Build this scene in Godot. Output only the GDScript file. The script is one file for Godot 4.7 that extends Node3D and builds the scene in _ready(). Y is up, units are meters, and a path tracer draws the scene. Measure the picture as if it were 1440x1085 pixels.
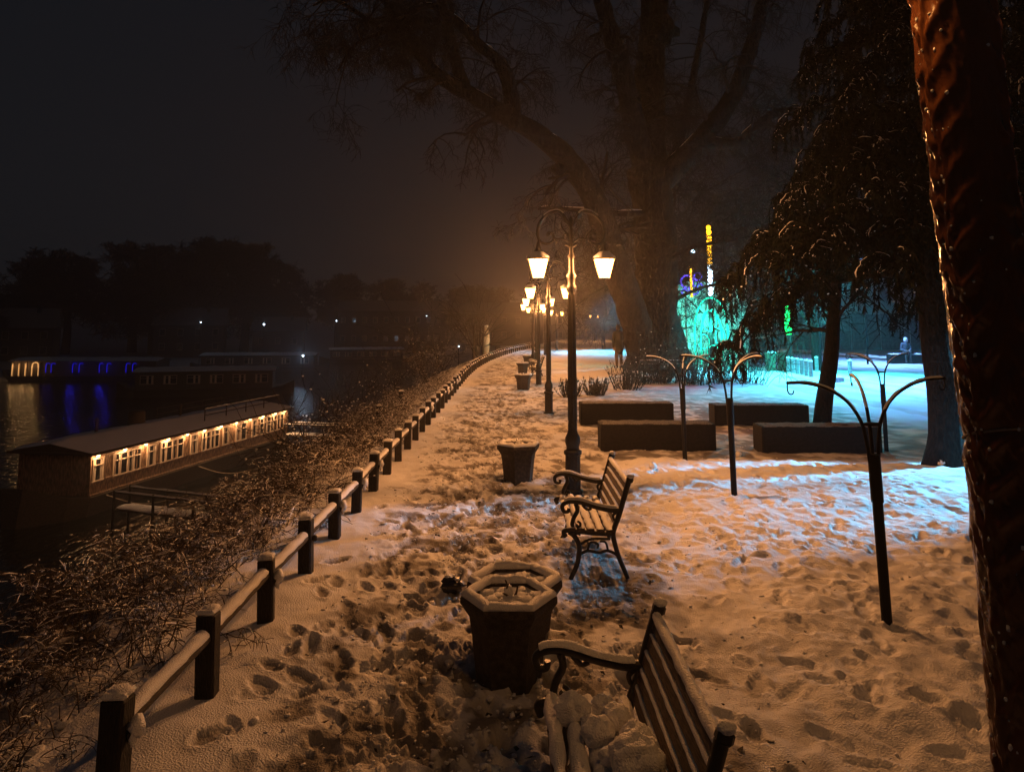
extends Node3D
# Snowy night promenade beside a river: lamp row, benches, planters, low rail fence, houseboats, bare trees.

const EYE := 2.2
const FOCAL := 1050.0        # lens length in pixels of a 1440 wide picture
const BACK := 0.25          # the camera stands this far behind the origin
const TILT := 6.0            # degrees upwards
const PP := Vector2(720, 343.6)

class MB:
	var v := PackedVector3Array()
	var n := PackedVector3Array()
	var c := PackedColorArray()
	var ix := PackedInt32Array()
	var tint := Color.WHITE

	func vert(p: Vector3, nn: Vector3) -> int:
		v.append(p); n.append(nn); c.append(tint)
		return v.size() - 1

	func face(a: int, b: int, d: int) -> void:
		var f := (v[b] - v[a]).cross(v[d] - v[a])
		ix.append(a)
		if f.dot(n[a] + n[b] + n[d]) > 0.0:
			ix.append(d); ix.append(b)
		else:
			ix.append(b); ix.append(d)

	func tri(a: Vector3, b: Vector3, d: Vector3, out: Vector3) -> void:
		var f := (b - a).cross(d - a).normalized()
		if f.dot(out) < 0.0: f = -f
		face(vert(a, f), vert(b, f), vert(d, f))

	func quad(a: Vector3, b: Vector3, d: Vector3, e: Vector3, out: Vector3) -> void:
		var f := (d - a).cross(e - b).normalized()
		if f.dot(out) < 0.0: f = -f
		var i := vert(a, f); var j := vert(b, f); var k := vert(d, f); var l := vert(e, f)
		face(i, j, k); face(i, k, l)

	func box(at: Vector3, size: Vector3, bas := Basis.IDENTITY, bevel := 0.0) -> void:
		var h := size * 0.5
		var b := minf(bevel, minf(h.x, minf(h.y, h.z)) * 0.9)
		var P := func(x: float, y: float, z: float) -> Vector3: return at + bas * Vector3(x, y, z)
		var hh := [h.x, h.y, h.z]
		for ax in 3:
			var u := (ax + 1) % 3
			var w := (ax + 2) % 3
			for s in [-1.0, 1.0]:
				var q := []
				for k in [[-1, -1], [1, -1], [1, 1], [-1, 1]]:
					var p := [0.0, 0.0, 0.0]
					p[ax] = s * hh[ax]; p[u] = k[0] * (hh[u] - b); p[w] = k[1] * (hh[w] - b)
					q.append(P.call(p[0], p[1], p[2]))
				var o := Vector3.ZERO
				o[ax] = s
				quad(q[0], q[1], q[2], q[3], bas * o)
			if b > 0.0:
				for s in [-1.0, 1.0]:
					for t in [-1.0, 1.0]:
						var q := []
						for k in [[0, -1], [0, 1], [1, 1], [1, -1]]:
							var p := [0.0, 0.0, 0.0]
							p[ax] = k[1] * (hh[ax] - b)
							p[u] = s * (hh[u] - (b if k[0] else 0.0))
							p[w] = t * (hh[w] - (0.0 if k[0] else b))
							q.append(P.call(p[0], p[1], p[2]))
						var o := Vector3.ZERO
						o[u] = s; o[w] = t
						quad(q[0], q[1], q[2], q[3], bas * o)
		if b > 0.0:
			for sx in [-1.0, 1.0]:
				for sy in [-1.0, 1.0]:
					for sz in [-1.0, 1.0]:
						tri(P.call(sx * h.x, sy * (h.y - b), sz * (h.z - b)), P.call(sx * (h.x - b), sy * h.y, sz * (h.z - b)), P.call(sx * (h.x - b), sy * (h.y - b), sz * h.z), bas * Vector3(sx, sy, sz))

	func tube(pts: PackedVector3Array, rads: PackedFloat32Array, sides := 6, caps := true, flat := Vector3.ZERO, thin := 1.0) -> void:
		var m := pts.size()
		if m < 2: return
		var d0 := (pts[1] - pts[0]).normalized()
		var u := d0.cross(Vector3(0.31, 0.2, 0.93)).normalized()
		if flat != Vector3.ZERO: u = (flat - d0 * flat.dot(d0)).normalized()
		var first := v.size()
		for i in m:
			var d := (pts[mini(i + 1, m - 1)] - pts[maxi(i - 1, 0)]).normalized()
			u = (u - d * u.dot(d)).normalized()
			var w := d.cross(u)
			for k in sides:
				var a := TAU * k / sides
				var o := u * cos(a) * thin + w * sin(a)
				vert(pts[i] + o * rads[i], o.normalized())
		for i in m - 1:
			for k in sides:
				var a := first + i * sides + k
				var b := first + i * sides + (k + 1) % sides
				face(a, b, b + sides); face(a, b + sides, a + sides)
		if caps:
			for e in [0, m - 1]:
				var o := (pts[e] - pts[1 if e == 0 else m - 2]).normalized()
				var ctr := vert(pts[e], o)
				for k in sides:
					var p := vert(v[first + e * sides + k], o)
					var q := vert(v[first + e * sides + (k + 1) % sides], o)
					face(ctr, p, q)

	func lathe(prof: Array, sides: int, at := Vector3.ZERO, smooth := true, turn := 0.0, squash := 1.0) -> void:
		var m := prof.size()
		if smooth:
			var first := v.size()
			for i in m:
				var t: Vector2 = prof[mini(i + 1, m - 1)] - prof[maxi(i - 1, 0)]
				var nn := Vector2(t.y, -t.x).normalized()
				if nn.length() < 0.5: nn = Vector2(0, 1)
				for k in sides:
					var a := TAU * k / sides + turn
					vert(at + Vector3(cos(a) * prof[i].x, prof[i].y, sin(a) * prof[i].x * squash), Vector3(cos(a) * nn.x, nn.y, sin(a) * nn.x))
			for i in m - 1:
				for k in sides:
					var a := first + i * sides + k
					var b := first + i * sides + (k + 1) % sides
					face(a, b, b + sides); face(a, b + sides, a + sides)
		else:
			for i in m - 1:
				var p: Vector2 = prof[i]
				var q: Vector2 = prof[i + 1]
				var nn := Vector2(q.y - p.y, -(q.x - p.x))
				for k in sides:
					var a := TAU * k / sides + turn
					var b := TAU * (k + 1) / sides + turn
					var mid := (a + b) * 0.5
					quad(at + Vector3(cos(a) * p.x, p.y, sin(a) * p.x * squash), at + Vector3(cos(b) * p.x, p.y, sin(b) * p.x * squash), at + Vector3(cos(b) * q.x, q.y, sin(b) * q.x * squash), at + Vector3(cos(a) * q.x, q.y, sin(a) * q.x * squash), Vector3(cos(mid) * nn.x, nn.y, sin(mid) * nn.x))

	func blob(at: Vector3, r: Vector3, sd: int, rough := 0.2, rings := 6, segs := 9) -> void:
		var f := FastNoiseLite.new()
		f.seed = sd; f.frequency = 0.9; f.fractal_octaves = 2
		var first := v.size()
		for i in rings + 1:
			var p := PI * i / rings
			for k in segs:
				var a := TAU * k / segs
				var d := Vector3(sin(p) * cos(a), cos(p), sin(p) * sin(a))
				var s := 1.0 + rough * 2.0 * f.get_noise_3dv(d * 1.3 + at * 3.0)
				vert(at + d * r * s, (d / r).normalized())
		for i in rings:
			for k in segs:
				var a := first + i * segs + k
				var b := first + i * segs + (k + 1) % segs
				face(a, b, b + segs); face(a, b + segs, a + segs)

	# a lumpy ridge of snow lying along a line: half round, flat below
	func ridge(pts: PackedVector3Array, w: float, h: float, sd: int, lump := 0.35, sink := 0.004) -> void:
		var m := pts.size()
		if m < 2: return
		var f := FastNoiseLite.new()
		f.seed = sd; f.frequency = 5.0
		var K := 7
		var first := v.size()
		for i in m:
			var d := (pts[mini(i + 1, m - 1)] - pts[maxi(i - 1, 0)]).normalized()
			var side := d.cross(Vector3.UP)
			side = side.normalized() if side.length() > 0.05 else Vector3.RIGHT
			var up := side.cross(d).normalized()
			if up.y < 0: up = -up
			var e := 1.0
			if i == 0 or i == m - 1: e = 0.35
			var s := 1.0 + lump * 1.6 * f.get_noise_3dv(pts[i])
			var sw := 1.0 + lump * f.get_noise_3dv(pts[i] + Vector3(7, 3, 1))
			for k in K:
				var a := PI * k / (K - 1)
				vert(pts[i] + side * cos(a) * w * sw * (0.6 + 0.4 * e) + up * (sin(a) * h * s * e - sink), (side * cos(a) / w + up * (sin(a) + 0.01) / h).normalized())
		for i in m - 1:
			for k in K - 1:
				var a := first + i * K + k
				face(a, a + 1, a + 1 + K); face(a, a + 1 + K, a + K)
		for e in [0, m - 1]:
			var o := (pts[e] - pts[1 if e == 0 else m - 2]).normalized()
			for k in K - 2:
				tri(v[first + e * K], v[first + e * K + k + 1], v[first + e * K + k + 2], o)

	# normals from the faces themselves, shared by points that coincide
	func renormal() -> void:
		var sum := {}
		for k in range(0, ix.size(), 3):
			var f := (v[ix[k + 2]] - v[ix[k]]).cross(v[ix[k + 1]] - v[ix[k]])
			for q in 3:
				var key := v[ix[k + q]].snappedf(0.0004)
				sum[key] = sum.get(key, Vector3.ZERO) + f
		for i in v.size():
			var f: Vector3 = sum.get(v[i].snappedf(0.0004), n[i])
			if f.length() > 1e-12: n[i] = f.normalized()

	func mesh() -> ArrayMesh:
		var a := []
		a.resize(Mesh.ARRAY_MAX)
		a[Mesh.ARRAY_VERTEX] = v; a[Mesh.ARRAY_NORMAL] = n; a[Mesh.ARRAY_COLOR] = c; a[Mesh.ARRAY_INDEX] = ix
		var m := ArrayMesh.new()
		m.add_surface_from_arrays(Mesh.PRIMITIVE_TRIANGLES, a)
		return m

const LOOSE := ["snow", "snow_clod", "twigs", "stems", "stem", "foliage", "crown", "branches", "dead_stem"]

var taken := {}
var M := {}

func numbered(called: String) -> String:
	if not taken.has(called):
		taken[called] = 0
		return called
	taken[called] += 1
	return "%s_%03d" % [called, taken[called]]

func tag(o: Node, label: String, category: String, group := "") -> void:
	o.set_meta("label", label)
	o.set_meta("category", category)
	if group: o.set_meta("group", group)

func thing(called: String, label: String, category: String, at := Vector3.ZERO, turn := 0.0, group := "") -> Node3D:
	var o := Node3D.new()
	o.name = numbered(called)
	add_child(o)
	o.position = at
	o.rotation.y = turn
	tag(o, label, category, group)
	return o

func put(mesh: Mesh, called: String, m: Material, parent: Node, at := Vector3.ZERO) -> MeshInstance3D:
	var o := MeshInstance3D.new()
	o.mesh = mesh
	o.material_override = m
	o.name = numbered(called) if parent == self else called
	if called in LOOSE: o.set_meta("kind", "stuff")
	parent.add_child(o, true)
	o.position = at
	return o

func part(mb: MB, called: String, m: Material, parent: Node, at := Vector3.ZERO) -> MeshInstance3D:
	return put(mb.mesh(), called, m, parent, at)

func structure(mb: MB, called: String, m: Material) -> MeshInstance3D:
	var o := part(mb, called, m, self)
	o.set_meta("kind", "structure")
	return o

func copy(o: Node3D, label := "") -> Node3D:
	var d: Node3D = o.duplicate()
	d.name = numbered(String(o.name).rstrip("0123456789").rstrip("_"))
	add_child(d)
	if label: d.set_meta("label", label)
	return d

# a point of the place seen at that spot of the photograph, that far away
func at(px: float, py: float, depth: float) -> Vector3:
	var y := (PP.y - py) / FOCAL
	var t := deg_to_rad(TILT)
	var s := depth / (cos(t) - y * sin(t))
	return Vector3((px - PP.x) / FOCAL * s, EYE + (y * cos(t) + sin(t)) * s, BACK - depth)

func smooth(pts: Array, per := 6) -> PackedVector3Array:
	var out := PackedVector3Array()
	for i in pts.size() - 1:
		var a: Vector3 = pts[maxi(i - 1, 0)]
		var b: Vector3 = pts[i]
		var c: Vector3 = pts[i + 1]
		var d: Vector3 = pts[mini(i + 2, pts.size() - 1)]
		for k in per:
			out.append(b.cubic_interpolate(c, a, d, float(k) / per))
	out.append(pts[-1])
	return out

func even(r0: float, r1: float, m: int) -> PackedFloat32Array:
	var o := PackedFloat32Array()
	for i in m: o.append(lerpf(r0, r1, float(i) / maxi(m - 1, 1)))
	return o

func noise_tex(freq: float, sd: int, kind := FastNoiseLite.TYPE_SIMPLEX_SMOOTH, lo := Color.BLACK, hi := Color.WHITE, size := 512, oct := 4) -> NoiseTexture2D:
	var t := NoiseTexture2D.new()
	var f := FastNoiseLite.new()
	f.seed = sd; f.frequency = freq; f.noise_type = kind
	f.fractal_octaves = oct
	t.noise = f; t.width = size; t.height = size; t.seamless = true
	var g := Gradient.new()
	g.set_color(0, lo); g.set_color(1, hi)
	t.color_ramp = g
	return t

func lin(r: float, g: float, b: float) -> Color:
	return Color(r, g, b).linear_to_srgb()

func mat(name_: String, col: Color, rough := 0.7, metal := 0.0, colour_tex: Texture2D = null, bump_tex: Texture2D = null, bump := 0.0, scale := 1.0, stretch := Vector3.ONE) -> StandardMaterial3D:
	var m := StandardMaterial3D.new()
	m.resource_name = name_
	m.albedo_color = col
	m.roughness = rough
	m.metallic = metal
	if colour_tex or bump_tex:
		m.uv1_triplanar = true
		m.uv1_scale = stretch * scale
	if colour_tex: m.albedo_texture = colour_tex
	if bump_tex:
		m.heightmap_enabled = true
		m.heightmap_texture = bump_tex
		m.heightmap_scale = bump
	M[name_] = m
	return m

func glow(name_: String, col: Color, power: float) -> StandardMaterial3D:
	var m := StandardMaterial3D.new()
	m.resource_name = name_
	m.albedo_color = Color(0.05, 0.05, 0.05)
	m.emission_enabled = true
	m.emission = col
	m.emission_energy_multiplier = power
	M[name_] = m
	return m

func omni(parent: Node, where: Vector3, col: Color, energy: float, size := 0.06) -> OmniLight3D:
	var l := OmniLight3D.new()
	l.name = "lamp_light"
	l.light_color = col; l.light_energy = energy; l.light_size = size
	l.omni_range = 60.0; l.omni_attenuation = 2.0
	l.shadow_enabled = true
	parent.add_child(l, true)
	l.position = where
	return l

func materials() -> void:
	var fine := noise_tex(0.03, 11)
	var grit := noise_tex(0.09, 12, FastNoiseLite.TYPE_SIMPLEX_SMOOTH)
	var tone := noise_tex(0.012, 13, FastNoiseLite.TYPE_SIMPLEX_SMOOTH, Color(0.62, 0.62, 0.62), Color.WHITE)
	var dark_tone := noise_tex(0.02, 14, FastNoiseLite.TYPE_SIMPLEX_SMOOTH, Color(0.35, 0.33, 0.3), Color.WHITE)
	var bark_t := noise_tex(0.035, 15, FastNoiseLite.TYPE_CELLULAR)
	var snow := mat("snow", lin(0.82, 0.82, 0.84), 0.65, 0.0, null, grit, 0.7, 2.0)
	snow.uv1_world_triplanar = true
	mat("thin_snow", lin(0.3, 0.29, 0.29), 0.8, 0.0, dark_tone, grit, 0.5, 2.5)
	var g := mat("snow_ground", Color.WHITE, 0.72, 0.0, null, grit, 0.7, 1.4)
	g.vertex_color_use_as_albedo = true
	g.uv1_world_triplanar = true
	mat("iron", lin(0.022, 0.02, 0.018), 0.42, 0.3, null, fine, 0.15, 3.0)
	mat("iron_worn", lin(0.026, 0.021, 0.017), 0.5, 0.2, dark_tone, fine, 0.2, 2.0)
	mat("steel_post", lin(0.01, 0.01, 0.011), 0.5, 0.0, null, fine, 0.1, 3.0)
	mat("slat_wood", lin(0.2, 0.125, 0.075), 0.65, 0.0, dark_tone, fine, 0.5, 1.5, Vector3(6, 6, 0.7))
	mat("post_wood", lin(0.028, 0.021, 0.017), 0.8, 0.0, dark_tone, fine, 0.8, 1.5, Vector3(4, 0.7, 4))
	mat("log", lin(0.12, 0.085, 0.055), 0.8, 0.0, dark_tone, fine, 0.6, 2.0, Vector3(4, 4, 0.6))
	mat("planter", lin(0.08, 0.06, 0.045), 0.8, 0.0, dark_tone, grit, 0.6, 1.6)
	mat("granite", lin(0.016, 0.014, 0.013), 0.7, 0.0, tone, grit, 0.3, 2.0)
	mat("bark", lin(0.042, 0.032, 0.024), 0.95, 0.0, dark_tone, bark_t, 14.0, 0.42, Vector3(1.6, 0.6, 1.6))
	mat("bark_dark", lin(0.03, 0.023, 0.018), 0.95, 0.0, dark_tone, bark_t, 5.0, 1.2, Vector3(1.6, 0.5, 1.6))
	mat("twig", lin(0.028, 0.021, 0.017), 0.9)
	mat("dry_stalk", lin(0.07, 0.05, 0.032), 0.9)
	mat("needle", lin(0.007, 0.01, 0.006), 0.85)
	mat("shrub_leaf", lin(0.03, 0.036, 0.02), 0.7)
	mat("wrap", lin(0.13, 0.045, 0.015), 0.2, 0.0, null, fine, 0.08, 2.0)
	mat("boat_wood", lin(0.52, 0.33, 0.21), 0.7, 0.0, dark_tone, fine, 0.8, 0.7, Vector3(1, 0.3, 1))
	mat("hull", lin(0.09, 0.065, 0.045), 0.8, 0.0, dark_tone, fine, 0.8, 0.8)
	mat("boat_dark", lin(0.06, 0.045, 0.035), 0.8)
	mat("trim_white", lin(0.5, 0.4, 0.31), 0.6)
	mat("curtain", lin(0.6, 0.52, 0.43), 0.9)
	mat("dark_glass", lin(0.01, 0.01, 0.012), 0.12)
	mat("concrete", lin(0.3, 0.3, 0.3), 0.85, 0.0, tone, grit, 0.5, 0.8)
	mat("facade", lin(0.32, 0.3, 0.28), 0.85, 0.0, tone, grit, 0.5, 0.4)
	mat("pale_wall", lin(0.6, 0.6, 0.6), 0.8, 0.0, tone, grit, 0.4, 0.4)
	mat("far_wall", lin(0.05, 0.047, 0.045), 0.9, 0.0, tone)
	mat("far_roof", lin(0.22, 0.22, 0.23), 0.9, 0.0, tone)
	mat("sheet_metal", lin(0.2, 0.21, 0.23), 0.55, 0.2, tone, fine, 0.3, 0.5)
	mat("bin_green", lin(0.05, 0.16, 0.08), 0.5)
	mat("bag", lin(0.012, 0.013, 0.018), 0.16)
	mat("rope", lin(0.3, 0.25, 0.2), 0.9)
	mat("car_paint", lin(0.04, 0.045, 0.05), 0.3, 0.3)
	mat("rubber", lin(0.015, 0.015, 0.015), 0.8)
	mat("tail_red", lin(0.3, 0.01, 0.01), 0.3)
	mat("earth", lin(0.09, 0.075, 0.06), 0.95, 0.0, dark_tone, grit, 1.0, 0.5)
	for q in ["granite", "steel_post", "needle", "bark", "bark_dark", "twig"]: M[q].metallic_specular = 0.2
	var b := mat("bank_ground", Color.WHITE, 0.9, 0.0, null, grit, 1.5, 0.8)
	b.vertex_color_use_as_albedo = true
	var cl := mat("clothes", Color.WHITE, 0.85)
	cl.vertex_color_use_as_albedo = true
	var w := mat("water", lin(0.004, 0.006, 0.007), 0.06, 0.0, null, noise_tex(0.02, 21), 8.0, 0.16, Vector3(1, 1, 0.35))
	w.uv1_world_triplanar = true
	w.metallic_specular = 0.5
	glow("lantern_glow", Color(1.0, 0.7, 0.36), 16.0)
	glow("bulb_warm", Color(1.0, 0.8, 0.55), 9.0)
	glow("bulb_white", Color(0.85, 0.93, 1.0), 12.0)
	glow("led_yellow", Color(1.0, 0.72, 0.1), 4.5)
	glow("led_white", Color(0.8, 0.9, 1.0), 7.0)
	glow("led_violet", Color(0.4, 0.3, 1.0), 1.6)
	glow("led_teal", Color(0.08, 0.95, 0.8), 1.7)
	glow("led_green", Color(0.05, 1.0, 0.45), 3.0)
	glow("led_blue", Color(0.12, 0.1, 1.0), 0.6)
	glow("porch_glow", Color(1.0, 0.72, 0.42), 1.0)

func _ready() -> void:
	# camera: level street view, lens tilted up a little and shifted down
	var cam := Camera3D.new()
	cam.name = "camera"
	add_child(cam)
	cam.position = Vector3(0, EYE, BACK)
	cam.rotation_degrees = Vector3(TILT, 0, 0)
	cam.projection = Camera3D.PROJECTION_FRUSTUM
	cam.near = 0.1
	cam.far = 1500.0
	cam.size = 1085.0 / FOCAL * cam.near
	cam.frustum_offset = Vector2(0, -(542.5 - PP.y) / FOCAL * cam.near)
	cam.current = true
	# night sky
	var env := Environment.new()
	var sky_mat := ProceduralSkyMaterial.new()
	sky_mat.sky_top_color = lin(0.0058, 0.0069, 0.0094)
	sky_mat.sky_horizon_color = lin(0.0088, 0.0094, 0.0108)
	sky_mat.ground_bottom_color = lin(0.002, 0.002, 0.0025)
	sky_mat.ground_horizon_color = lin(0.004, 0.004, 0.0045)
	sky_mat.sun_angle_max = 0.0
	env.background_mode = Environment.BG_SKY
	env.sky = Sky.new()
	env.sky.sky_material = sky_mat
	env.tonemap_mode = Environment.TONE_MAPPER_LINEAR
	env.tonemap_exposure = 1.0
	env.sdfgi_enabled = true
	env.ssao_enabled = true
	env.ssil_enabled = true
	# snow-laden air: haze that scatters mostly forwards
	env.volumetric_fog_enabled = true
	env.volumetric_fog_albedo = Color(0.95, 0.96, 1.0)
	env.volumetric_fog_density = 0.0015
	env.volumetric_fog_anisotropy = 0.7
	var we := WorldEnvironment.new()
	we.name = "night_air"
	we.environment = env
	add_child(we)
	materials()
	terrain()
	road_and_far()
	lamps()
	fence()
	benches()
	planters()
	blocks_and_hangers()
	near_trunk()
	big_tree()
	cedar()
	background_trees()
	bank_brush()
	houseboats()
	far_shore()
	plaza()
	people()
	small_things()

func bend(z: float) -> float:
	var d := -z - 30.0
	if d <= 0.0: return 0.0
	return 0.0028 * d * d if d < 30.0 else 2.52 + (d - 30.0) * 0.168

func road_edge(z: float) -> float:
	var d := -z
	return 11.4 - 0.095 * minf(d, 62.0) + maxf(d - 62.0, 0.0) * 0.14

var ground_f := FastNoiseLite.new()

func ground_y(x: float, z: float) -> float:
	var r := Vector2(x - 5.9, z + 30.0).length()
	var h := 0.45 * exp(-r * r / 13.5)
	var u := x - bend(z)
	h += 0.03 * ground_f.get_noise_2d(u * 1.1, z * 1.1)
	# the lawn stands a hand above the trodden ground behind it
	var edge := -11.7 + 0.16 * (u - 3.0) + 0.12 * ground_f.get_noise_2d(u * 3.0, 5.0)
	h += 0.1 * smoothstep(1.2, 2.4, u) * smoothstep(edge - 0.28, edge + 0.18, z) * (1.0 - smoothstep(7.4, 8.6, x))
	return h

func terrain() -> void:
	ground_f.seed = 5
	ground_f.frequency = 1.0
	ground_f.fractal_octaves = 2
	var fm := FastNoiseLite.new()
	fm.seed = 8; fm.frequency = 4.2; fm.fractal_octaves = 3
	var fp := FastNoiseLite.new()
	fp.seed = 9; fp.frequency = 1.7; fp.fractal_octaves = 3
	var fc := FastNoiseLite.new()
	fc.seed = 19; fc.frequency = 6.5; fc.fractal_type = FastNoiseLite.FRACTAL_RIDGED; fc.fractal_octaves = 3
	fc.domain_warp_enabled = true; fc.domain_warp_amplitude = 0.25; fc.domain_warp_frequency = 2.0
	var us := PackedFloat32Array()
	var u := -2.45
	while u < 5.4:
		us.append(u); u += 0.03
	var st := 0.03
	while u < 190.0:
		us.append(u); st = minf(st * 1.055, 6.0); u += st
	us.append(200.0)
	var zs := PackedFloat32Array()
	var d := -3.0
	while d < 300.0:
		zs.append(-d)
		d += 0.1 if d < 1.2 else 0.024 if d < 6.5 else 0.024 * pow(d / 6.5, 1.12)
	zs.append(-320.0)
	var nu := us.size()
	var nz := zs.size()
	var H := PackedFloat32Array(); H.resize(nu * nz)
	var S := PackedFloat32Array(); S.resize(nu * nz)
	for j in nz:
		var z := zs[j]
		var b := bend(z)
		var re := road_edge(z)
		var fade := 1.0 - 0.8 * smoothstep(30.0, 80.0, -z)
		for i in nu:
			var uu := us[i]
			var h := ground_y(uu + b, z)
			var trod := smoothstep(-1.62, -1.15, uu) * (1.0 - smoothstep(0.9, 2.0, uu))
			var s := 0.0
			var on_lawn := smoothstep(1.2, 2.2, uu) * smoothstep(-12.4, -11.8, z)
			var behind := smoothstep(0.9, 1.8, uu) * (1.0 - smoothstep(-12.3, -11.9, z)) * (1.0 - smoothstep(8.0, 9.0, uu)) * smoothstep(-28.0, -18.0, z)
			if -z < 130.0 and uu < 20.0:
				var mid := fm.get_noise_2d(uu, z * 0.8)
				var pat := fp.get_noise_2d(uu, z * 0.75)
				var crust := fc.get_noise_2d(uu, z)
				h += mid * (0.008 + 0.017 * trod + 0.021 * on_lawn + 0.01 * behind) * fade
				h += (crust + 0.2) * (0.002 + 0.014 * trod + 0.017 * on_lawn + 0.008 * behind) * fade * (0.55 + pat)
				s = trod * smoothstep(-0.04, 0.3, pat + mid * 0.6) * 0.76 + behind * smoothstep(-0.35, 0.1, pat + 0.4 * mid) * 0.8
				s = clampf(s + 0.15 * trod, 0.0, 0.92)
				h -= 0.022 * s * trod * fade
			if uu + b > re + 0.2 and -z < 140.0 and uu + b < re + 14.0:
				h = minf(h, 0.01) - 0.05
			H[j * nu + i] = h
			S[j * nu + i] = s
	# boot prints pressed into the snow
	var rng := RandomNumberGenerator.new()
	rng.seed = 77
	for k in 1750:
		var t := rng.randf()
		var cz := -(2.6 + 21.0 * pow(t, 1.25))
		var cu := rng.randfn(-0.25, 0.62)
		if k > 1350:
			cu = rng.randf_range(1.0, 5.2); cz = -rng.randf_range(2.6, 11.2)
		if cu < -1.68: continue
		if k < 1350 and cu > 1.6: continue
		var ang := rng.randfn(0.0, 0.55)
		var deep := rng.randf_range(0.012, 0.032) * (0.8 if k > 1350 else 1.0)
		var dirty := rng.randf_range(0.1, 0.85) if k <= 1350 else rng.randf_range(0.0, 0.18)
		var la := rng.randf_range(0.09, 0.17)
		var lb := rng.randf_range(0.045, 0.062)
		var i0 := us.bsearch(cu - 0.22)
		var i1 := mini(us.bsearch(cu + 0.22), nu - 1)
		var j0 := 0
		var j1 := nz - 1
		# z lines fall: search by halves
		var lo := 0
		var hi := nz - 1
		while lo < hi:
			var m := (lo + hi) / 2
			if zs[m] > cz + 0.22: lo = m + 1
			else: hi = m
		j0 = lo
		hi = nz - 1
		while lo < hi:
			var m := (lo + hi) / 2
			if zs[m] > cz - 0.22: lo = m + 1
			else: hi = m
		j1 = lo
		var ca := cos(ang)
		var sa := sin(ang)
		for j in range(j0, j1):
			for i in range(i0, i1):
				var dx := us[i] - cu
				var dz := zs[j] - cz
				var p := (dz * ca + dx * sa) / la
				var q := (dx * ca - dz * sa) / lb
				if p > 0.0: q *= 0.86
				var e := p * p + q * q
				if e < 2.2:
					var inn := 1.0 - smoothstep(0.6, 1.08, e)
					var rim := smoothstep(0.8, 1.2, e) * (1.0 - smoothstep(1.2, 2.2, e))
					H[j * nu + i] += -deep * inn + 0.01 * rim
					S[j * nu + i] = lerpf(S[j * nu + i], maxf(S[j * nu + i], dirty), inn)
	var mb := MB.new()
	mb.v.resize(nu * nz); mb.n.resize(nu * nz); mb.c.resize(nu * nz)
	var idx := PackedInt32Array(); idx.resize((nu - 1) * (nz - 1) * 6)
	var w := 0
	for j in nz:
		var b := bend(zs[j])
		var jm := maxi(j - 1, 0)
		var jp := mini(j + 1, nz - 1)
		for i in nu:
			var a := j * nu + i
			mb.v[a] = Vector3(us[i] + b, H[a], zs[j])
			var im := maxi(i - 1, 0)
			var ip := mini(i + 1, nu - 1)
			mb.n[a] = Vector3(-(H[j * nu + ip] - H[j * nu + im]) / (us[ip] - us[im]), 1.0, (H[jp * nu + i] - H[jm * nu + i]) / (zs[jm] - zs[jp])).normalized()
			var s := S[a]
			mb.c[a] = Color(lerpf(0.82, 0.12, s), lerpf(0.82, 0.1, s), lerpf(0.84, 0.085, s))
			if i < nu - 1 and j < nz - 1:
				idx[w] = a; idx[w + 1] = a + nu; idx[w + 2] = a + 1
				idx[w + 3] = a + 1; idx[w + 4] = a + nu; idx[w + 5] = a + nu + 1
				w += 6
	mb.ix = idx
	structure(mb, "ground", M.snow_ground)

const BANK := [[-2.4, 0.0], [-2.9, -0.06], [-3.5, -0.2], [-4.0, -0.45], [-4.6, -0.95], [-5.5, -1.75], [-8.0, -3.9], [-11.5, -6.85], [-14.5, -8.6]]

func bank_y(u: float) -> float:
	if u > -2.4: return 0.0
	for i in BANK.size() - 1:
		if u >= BANK[i + 1][0]:
			return lerpf(BANK[i][1], BANK[i + 1][1], (BANK[i][0] - u) / (BANK[i][0] - BANK[i + 1][0]))
	return -8.6

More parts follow.
